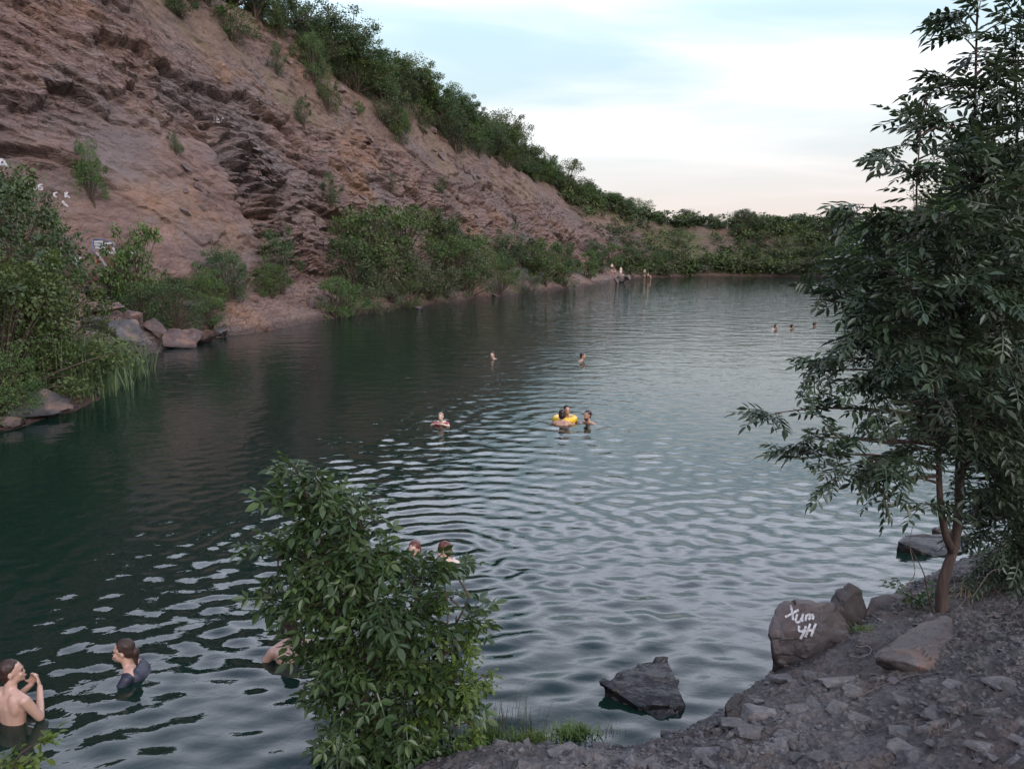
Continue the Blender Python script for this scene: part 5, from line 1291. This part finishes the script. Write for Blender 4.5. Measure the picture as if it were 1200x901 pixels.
# looped cord
w = Wood(); p3 = []
for px, py in [(1000, 755), (1006, 759), (1016, 758), (1021, 762), (1018, 768), (1008, 771), (998, 770), (996, 768)]:
    h = hit(px, py); p3.append(h[0]+Vector((0, 0, .012)))
m_cord, t_ = newmat('pale_cord'); out(t_, principled(t_, mixc(t_, noise(t_, objcoord(t_), 40), (.14, .13, .12), (.30, .28, .26)), .8))
q = smooth_pts(p3, 6); w.tube(q-q[0], .0035, 6); o = link('cord', w.mesh('cord', m_cord), label='pale looped cord lying between the boulders', category='cord'); o.location = q[0]
# ------------------------------------------------------------------ painted letters and graffiti, laid on the rock
def mat_paint(name, c):
    m, t = newmat(name); k = noise(t, objcoord(t), 30, 4, .7)
    k2 = ramp(t, noise(t, position(t), 55, 5, .75), [(.34, .9), (.52, 0)])
    out(t, principled(t, mixc(t, k2, mixc(t, ramp(t, k, [(.3, .45), (.55, 0)]), c, tuple(v*.6 for v in c)), (.06, .047, .045)), .8, .25)); return m
MP_W, MP_R, MP_B = mat_paint('white_paint', (.40, .39, .40)), mat_paint('red_paint', (.30, .11, .085)), mat_paint('blue_paint', (.10, .13, .22))
def on_obj(px, py, bvh, mi):
    d = ray(px, py).normalized(); o = mi @ EYE; dd = (mi.to_3x3() @ d).normalized()
    h = bvh.ray_cast(o, dd); return h
def paint(name, strokes, width, mat, label, bvh=None, obj=None, off=.012, parent=None):
    """strokes in photo pixels, each a polyline laid onto the surface that is seen there"""
    V, Fc, k = [], [], 0
    for st_ in strokes:
        st_ = np.array(st_, float); n = max(4, int(np.sum(np.linalg.norm(np.diff(st_, axis=0), axis=1))/.9)+1)
        cu = np.concatenate([[0], np.cumsum(np.linalg.norm(np.diff(st_, axis=0), axis=1))])
        uu = np.linspace(0, cu[-1], n); qx = np.interp(uu, cu, st_[:, 0]); qy = np.interp(uu, cu, st_[:, 1])
        pts, nos = [], []
        for a, b in zip(qx, qy):
            h = bvh.ray_cast(EYE, ray(a, b).normalized())
            if h[0] is None: continue
            nn = h[1] if h[1].dot(EYE-h[0]) > 0 else -h[1]
            pts.append(np.array(h[0]+(EYE-h[0]).normalized()*off)); nos.append(np.array(nn))
        if len(pts) < 2: continue
        pts = np.array(pts); nos = np.array(nos)
        view = pts-np.array(EYE); view /= np.linalg.norm(view, axis=1, keepdims=True)
        tg = np.gradient(pts, axis=0); tg /= np.linalg.norm(tg, axis=1, keepdims=True)+1e-9
        sd_ = np.cross(tg, view); sd_ /= np.linalg.norm(sd_, axis=1, keepdims=True)+1e-9
        ww = width*(.85+.3*np.random.default_rng(k).random(len(pts)))
        V.append(np.stack([pts-sd_*ww[:, None]/2, pts+sd_*ww[:, None]/2], 1).reshape(-1, 3)); j = np.arange(len(pts)-1)*2+k
        Fc.append(np.stack([j, j+1, j+3, j+2], -1)); k += len(pts)*2
    V = np.vstack(V); c = V.mean(0); me = mesh_np(name, V-c, np.vstack(Fc), mat, False)
    if parent is not None:
        o = link(name, me, parent, label=label, kind='stuff'); o.location = Vector(c)-parent.location
    else:
        o = link(name, me, label=label, category='graffiti'); o.location = c
    return o
bpy.context.view_layer.update(); DG = bpy.context.evaluated_depsgraph_get()
bmt = bmesh.new(); bmt.from_mesh(text_rock.data); bmt.transform(Matrix.Translation(text_rock.location)); BV_T = BVHTree.FromBMesh(bmt); bmt.free()
def zs(pts): return [(880+a/4.2857, 660+b/4.2857) for a, b in pts]
paint('painted_letters', [zs(q) for q in [
   [(200, 210), (208, 250), (212, 285)], [(240, 232), (205, 252), (172, 268)],
   [(232, 252), (224, 285), (232, 298), (248, 288), (258, 268)], [(262, 252), (256, 282), (262, 292)],
   [(280, 256), (274, 288)], [(280, 262), (294, 252), (298, 262), (292, 284)], [(298, 262), (312, 256), (314, 270), (308, 280)],
   [(242, 312), (240, 338), (258, 342), (272, 330)], [(276, 312), (268, 345), (248, 378)],
   [(298, 302), (284, 342), (274, 370)], [(326, 300), (312, 338), (302, 366)], [(286, 338), (318, 332)]]], .020, MP_W, 'white hand painted letters on the boulder', BV_T, off=.012, parent=text_rock)
def z7(pts): return [(a/5.3, 160+b/5.3) for a, b in pts]
paint('graffiti_letters', [z7(q) for q in [
   [(175, 300), (188, 298), (192, 310), (180, 322), (175, 336), (195, 336)], [(212, 302), (204, 318), (212, 334), (224, 320), (214, 302)],
   [(262, 298), (242, 304), (238, 318), (244, 332), (262, 330), (262, 316), (250, 316)]]], .075, MP_W, 'white painted row of three characters on the cliff above the dark bush', BV_CLIFF, off=.07)
paint('graffiti_letters', [z7(q) for q in [[(356, 348), (338, 352), (336, 368), (352, 378)], [(404, 346), (408, 380)], [(420, 346), (408, 362), (434, 382)]]], .075, MP_W, 'white painted letters C and K on the cliff', BV_CLIFF, off=.07)
paint('graffiti_letters', [z7(q) for q in [[(-10, 190), (8, 140), (22, 150), (46, 190)], [(-2, 176), (36, 172)], [(-8, 318), (20, 322), (42, 326)], [(388, 400), (400, 420), (424, 436)]]], .085, MP_W, 'white painted marks on the cliff partly hidden by the dark bushy tree', BV_CLIFF, off=.07)
mural = thing('graffiti_mural', hit(122, 300)[0], 'large white, red and blue graffiti at the foot of the cliff', 'graffiti')
paint('paint_strokes', [z7(q) for q in [
   [(585, 655), (640, 655)], [(585, 672), (650, 676)], [(592, 690), (655, 694)], [(650, 668), (700, 660), (712, 680)], [(640, 700), (670, 720), (712, 724)], [(700, 690), (725, 726)], [(730, 790), (750, 806)], [(776, 732), (810, 728), (850, 712)], [(600, 720), (630, 762), (660, 806)],
   [(444, 792), (470, 780), (466, 762), (488, 742), (500, 754), (488, 770), (470, 800), (492, 800)]]], .10, MP_W, 'white strokes', BV_CLIFF, off=.08, parent=mural)
paint('paint_strokes', [z7(q) for q in [[(582, 740), (596, 780), (622, 796)], [(600, 756), (624, 776)], [(650, 745), (680, 760), (712, 790)], [(660, 770), (690, 800), (715, 818)], [(655, 760), (675, 790)], [(690, 760), (716, 800)]]], .10, MP_R, 'red strokes', BV_CLIFF, off=.09, parent=mural)
paint('paint_strokes', [z7(q) for q in [[(572, 640), (574, 700), (590, 730)], [(585, 636), (640, 640), (690, 652), (722, 690), (732, 735)], [(640, 660), (650, 690)], [(598, 664), (640, 664)]]], .05, MP_B, 'dark blue outlines', BV_CLIFF, off=.10, parent=mural)
paint('graffiti_letters', [[(250.5, 136), (251.5, 141)], [(254, 137), (254, 143.5), (258, 143.5)], [(254, 140), (257, 140)], [(259.5, 143.5), (260, 138.5), (262.5, 139), (262.5, 141)]], .06, MP_W, 'small white painted letters under the dark ledge of the cliff', BV_CLIFF, off=.06)
paint('graffiti_letters', [[(145, 296), (152, 298)], [(232, 259), (246, 262), (252, 270)], [(258, 264), (262, 272)], [(286, 270), (292, 272), (299, 268)]], .05, mat_paint('faded_paint', (.20, .17, .16)), 'faded pale scrawl low on the smooth slab', BV_CLIFF, off=.06)

# ------------------------------------------------------------------ utility pole on the far plateau
pp_ = hit(852, 268); pb = pp_[0] if pp_ and pp_[0] is not None else at_y(852, 268, 180)
pole = thing('utility_pole', pb, 'thin pale utility pole standing on the far plateau', 'pole')
w = Wood(); w.tube([(0, 0, -1), (0, 0, 2), (0, 0, 3.6)], [.14, .13, .10], 8); m_pole = mat_plain('weathered_concrete', (.34, .32, .30), (.46, .44, .41), .8, 4); link('post', w.mesh('post', m_pole), pole)
w = Wood(); w.tube([(-.7, 0, 3.2), (.7, 0, 3.2)], .05, 6); link('cross_arm', w.mesh('cross_arm', m_pole), pole)
for q in (-.6, 0, .6):
    w = Wood(); w.tube([(q, 0, 3.24), (q, 0, 3.32), (q, 0, 3.45)], [.03, .06, .03], 6); link('insulator', w.mesh('insulator', CL_WHITE), pole)
print('TRIS', sum(sum(max(0, p.loop_total-2) for p in m.polygons) if len(m.polygons) < 5000 else len(m.loops)-2*len(m.polygons) for m in bpy.data.meshes))
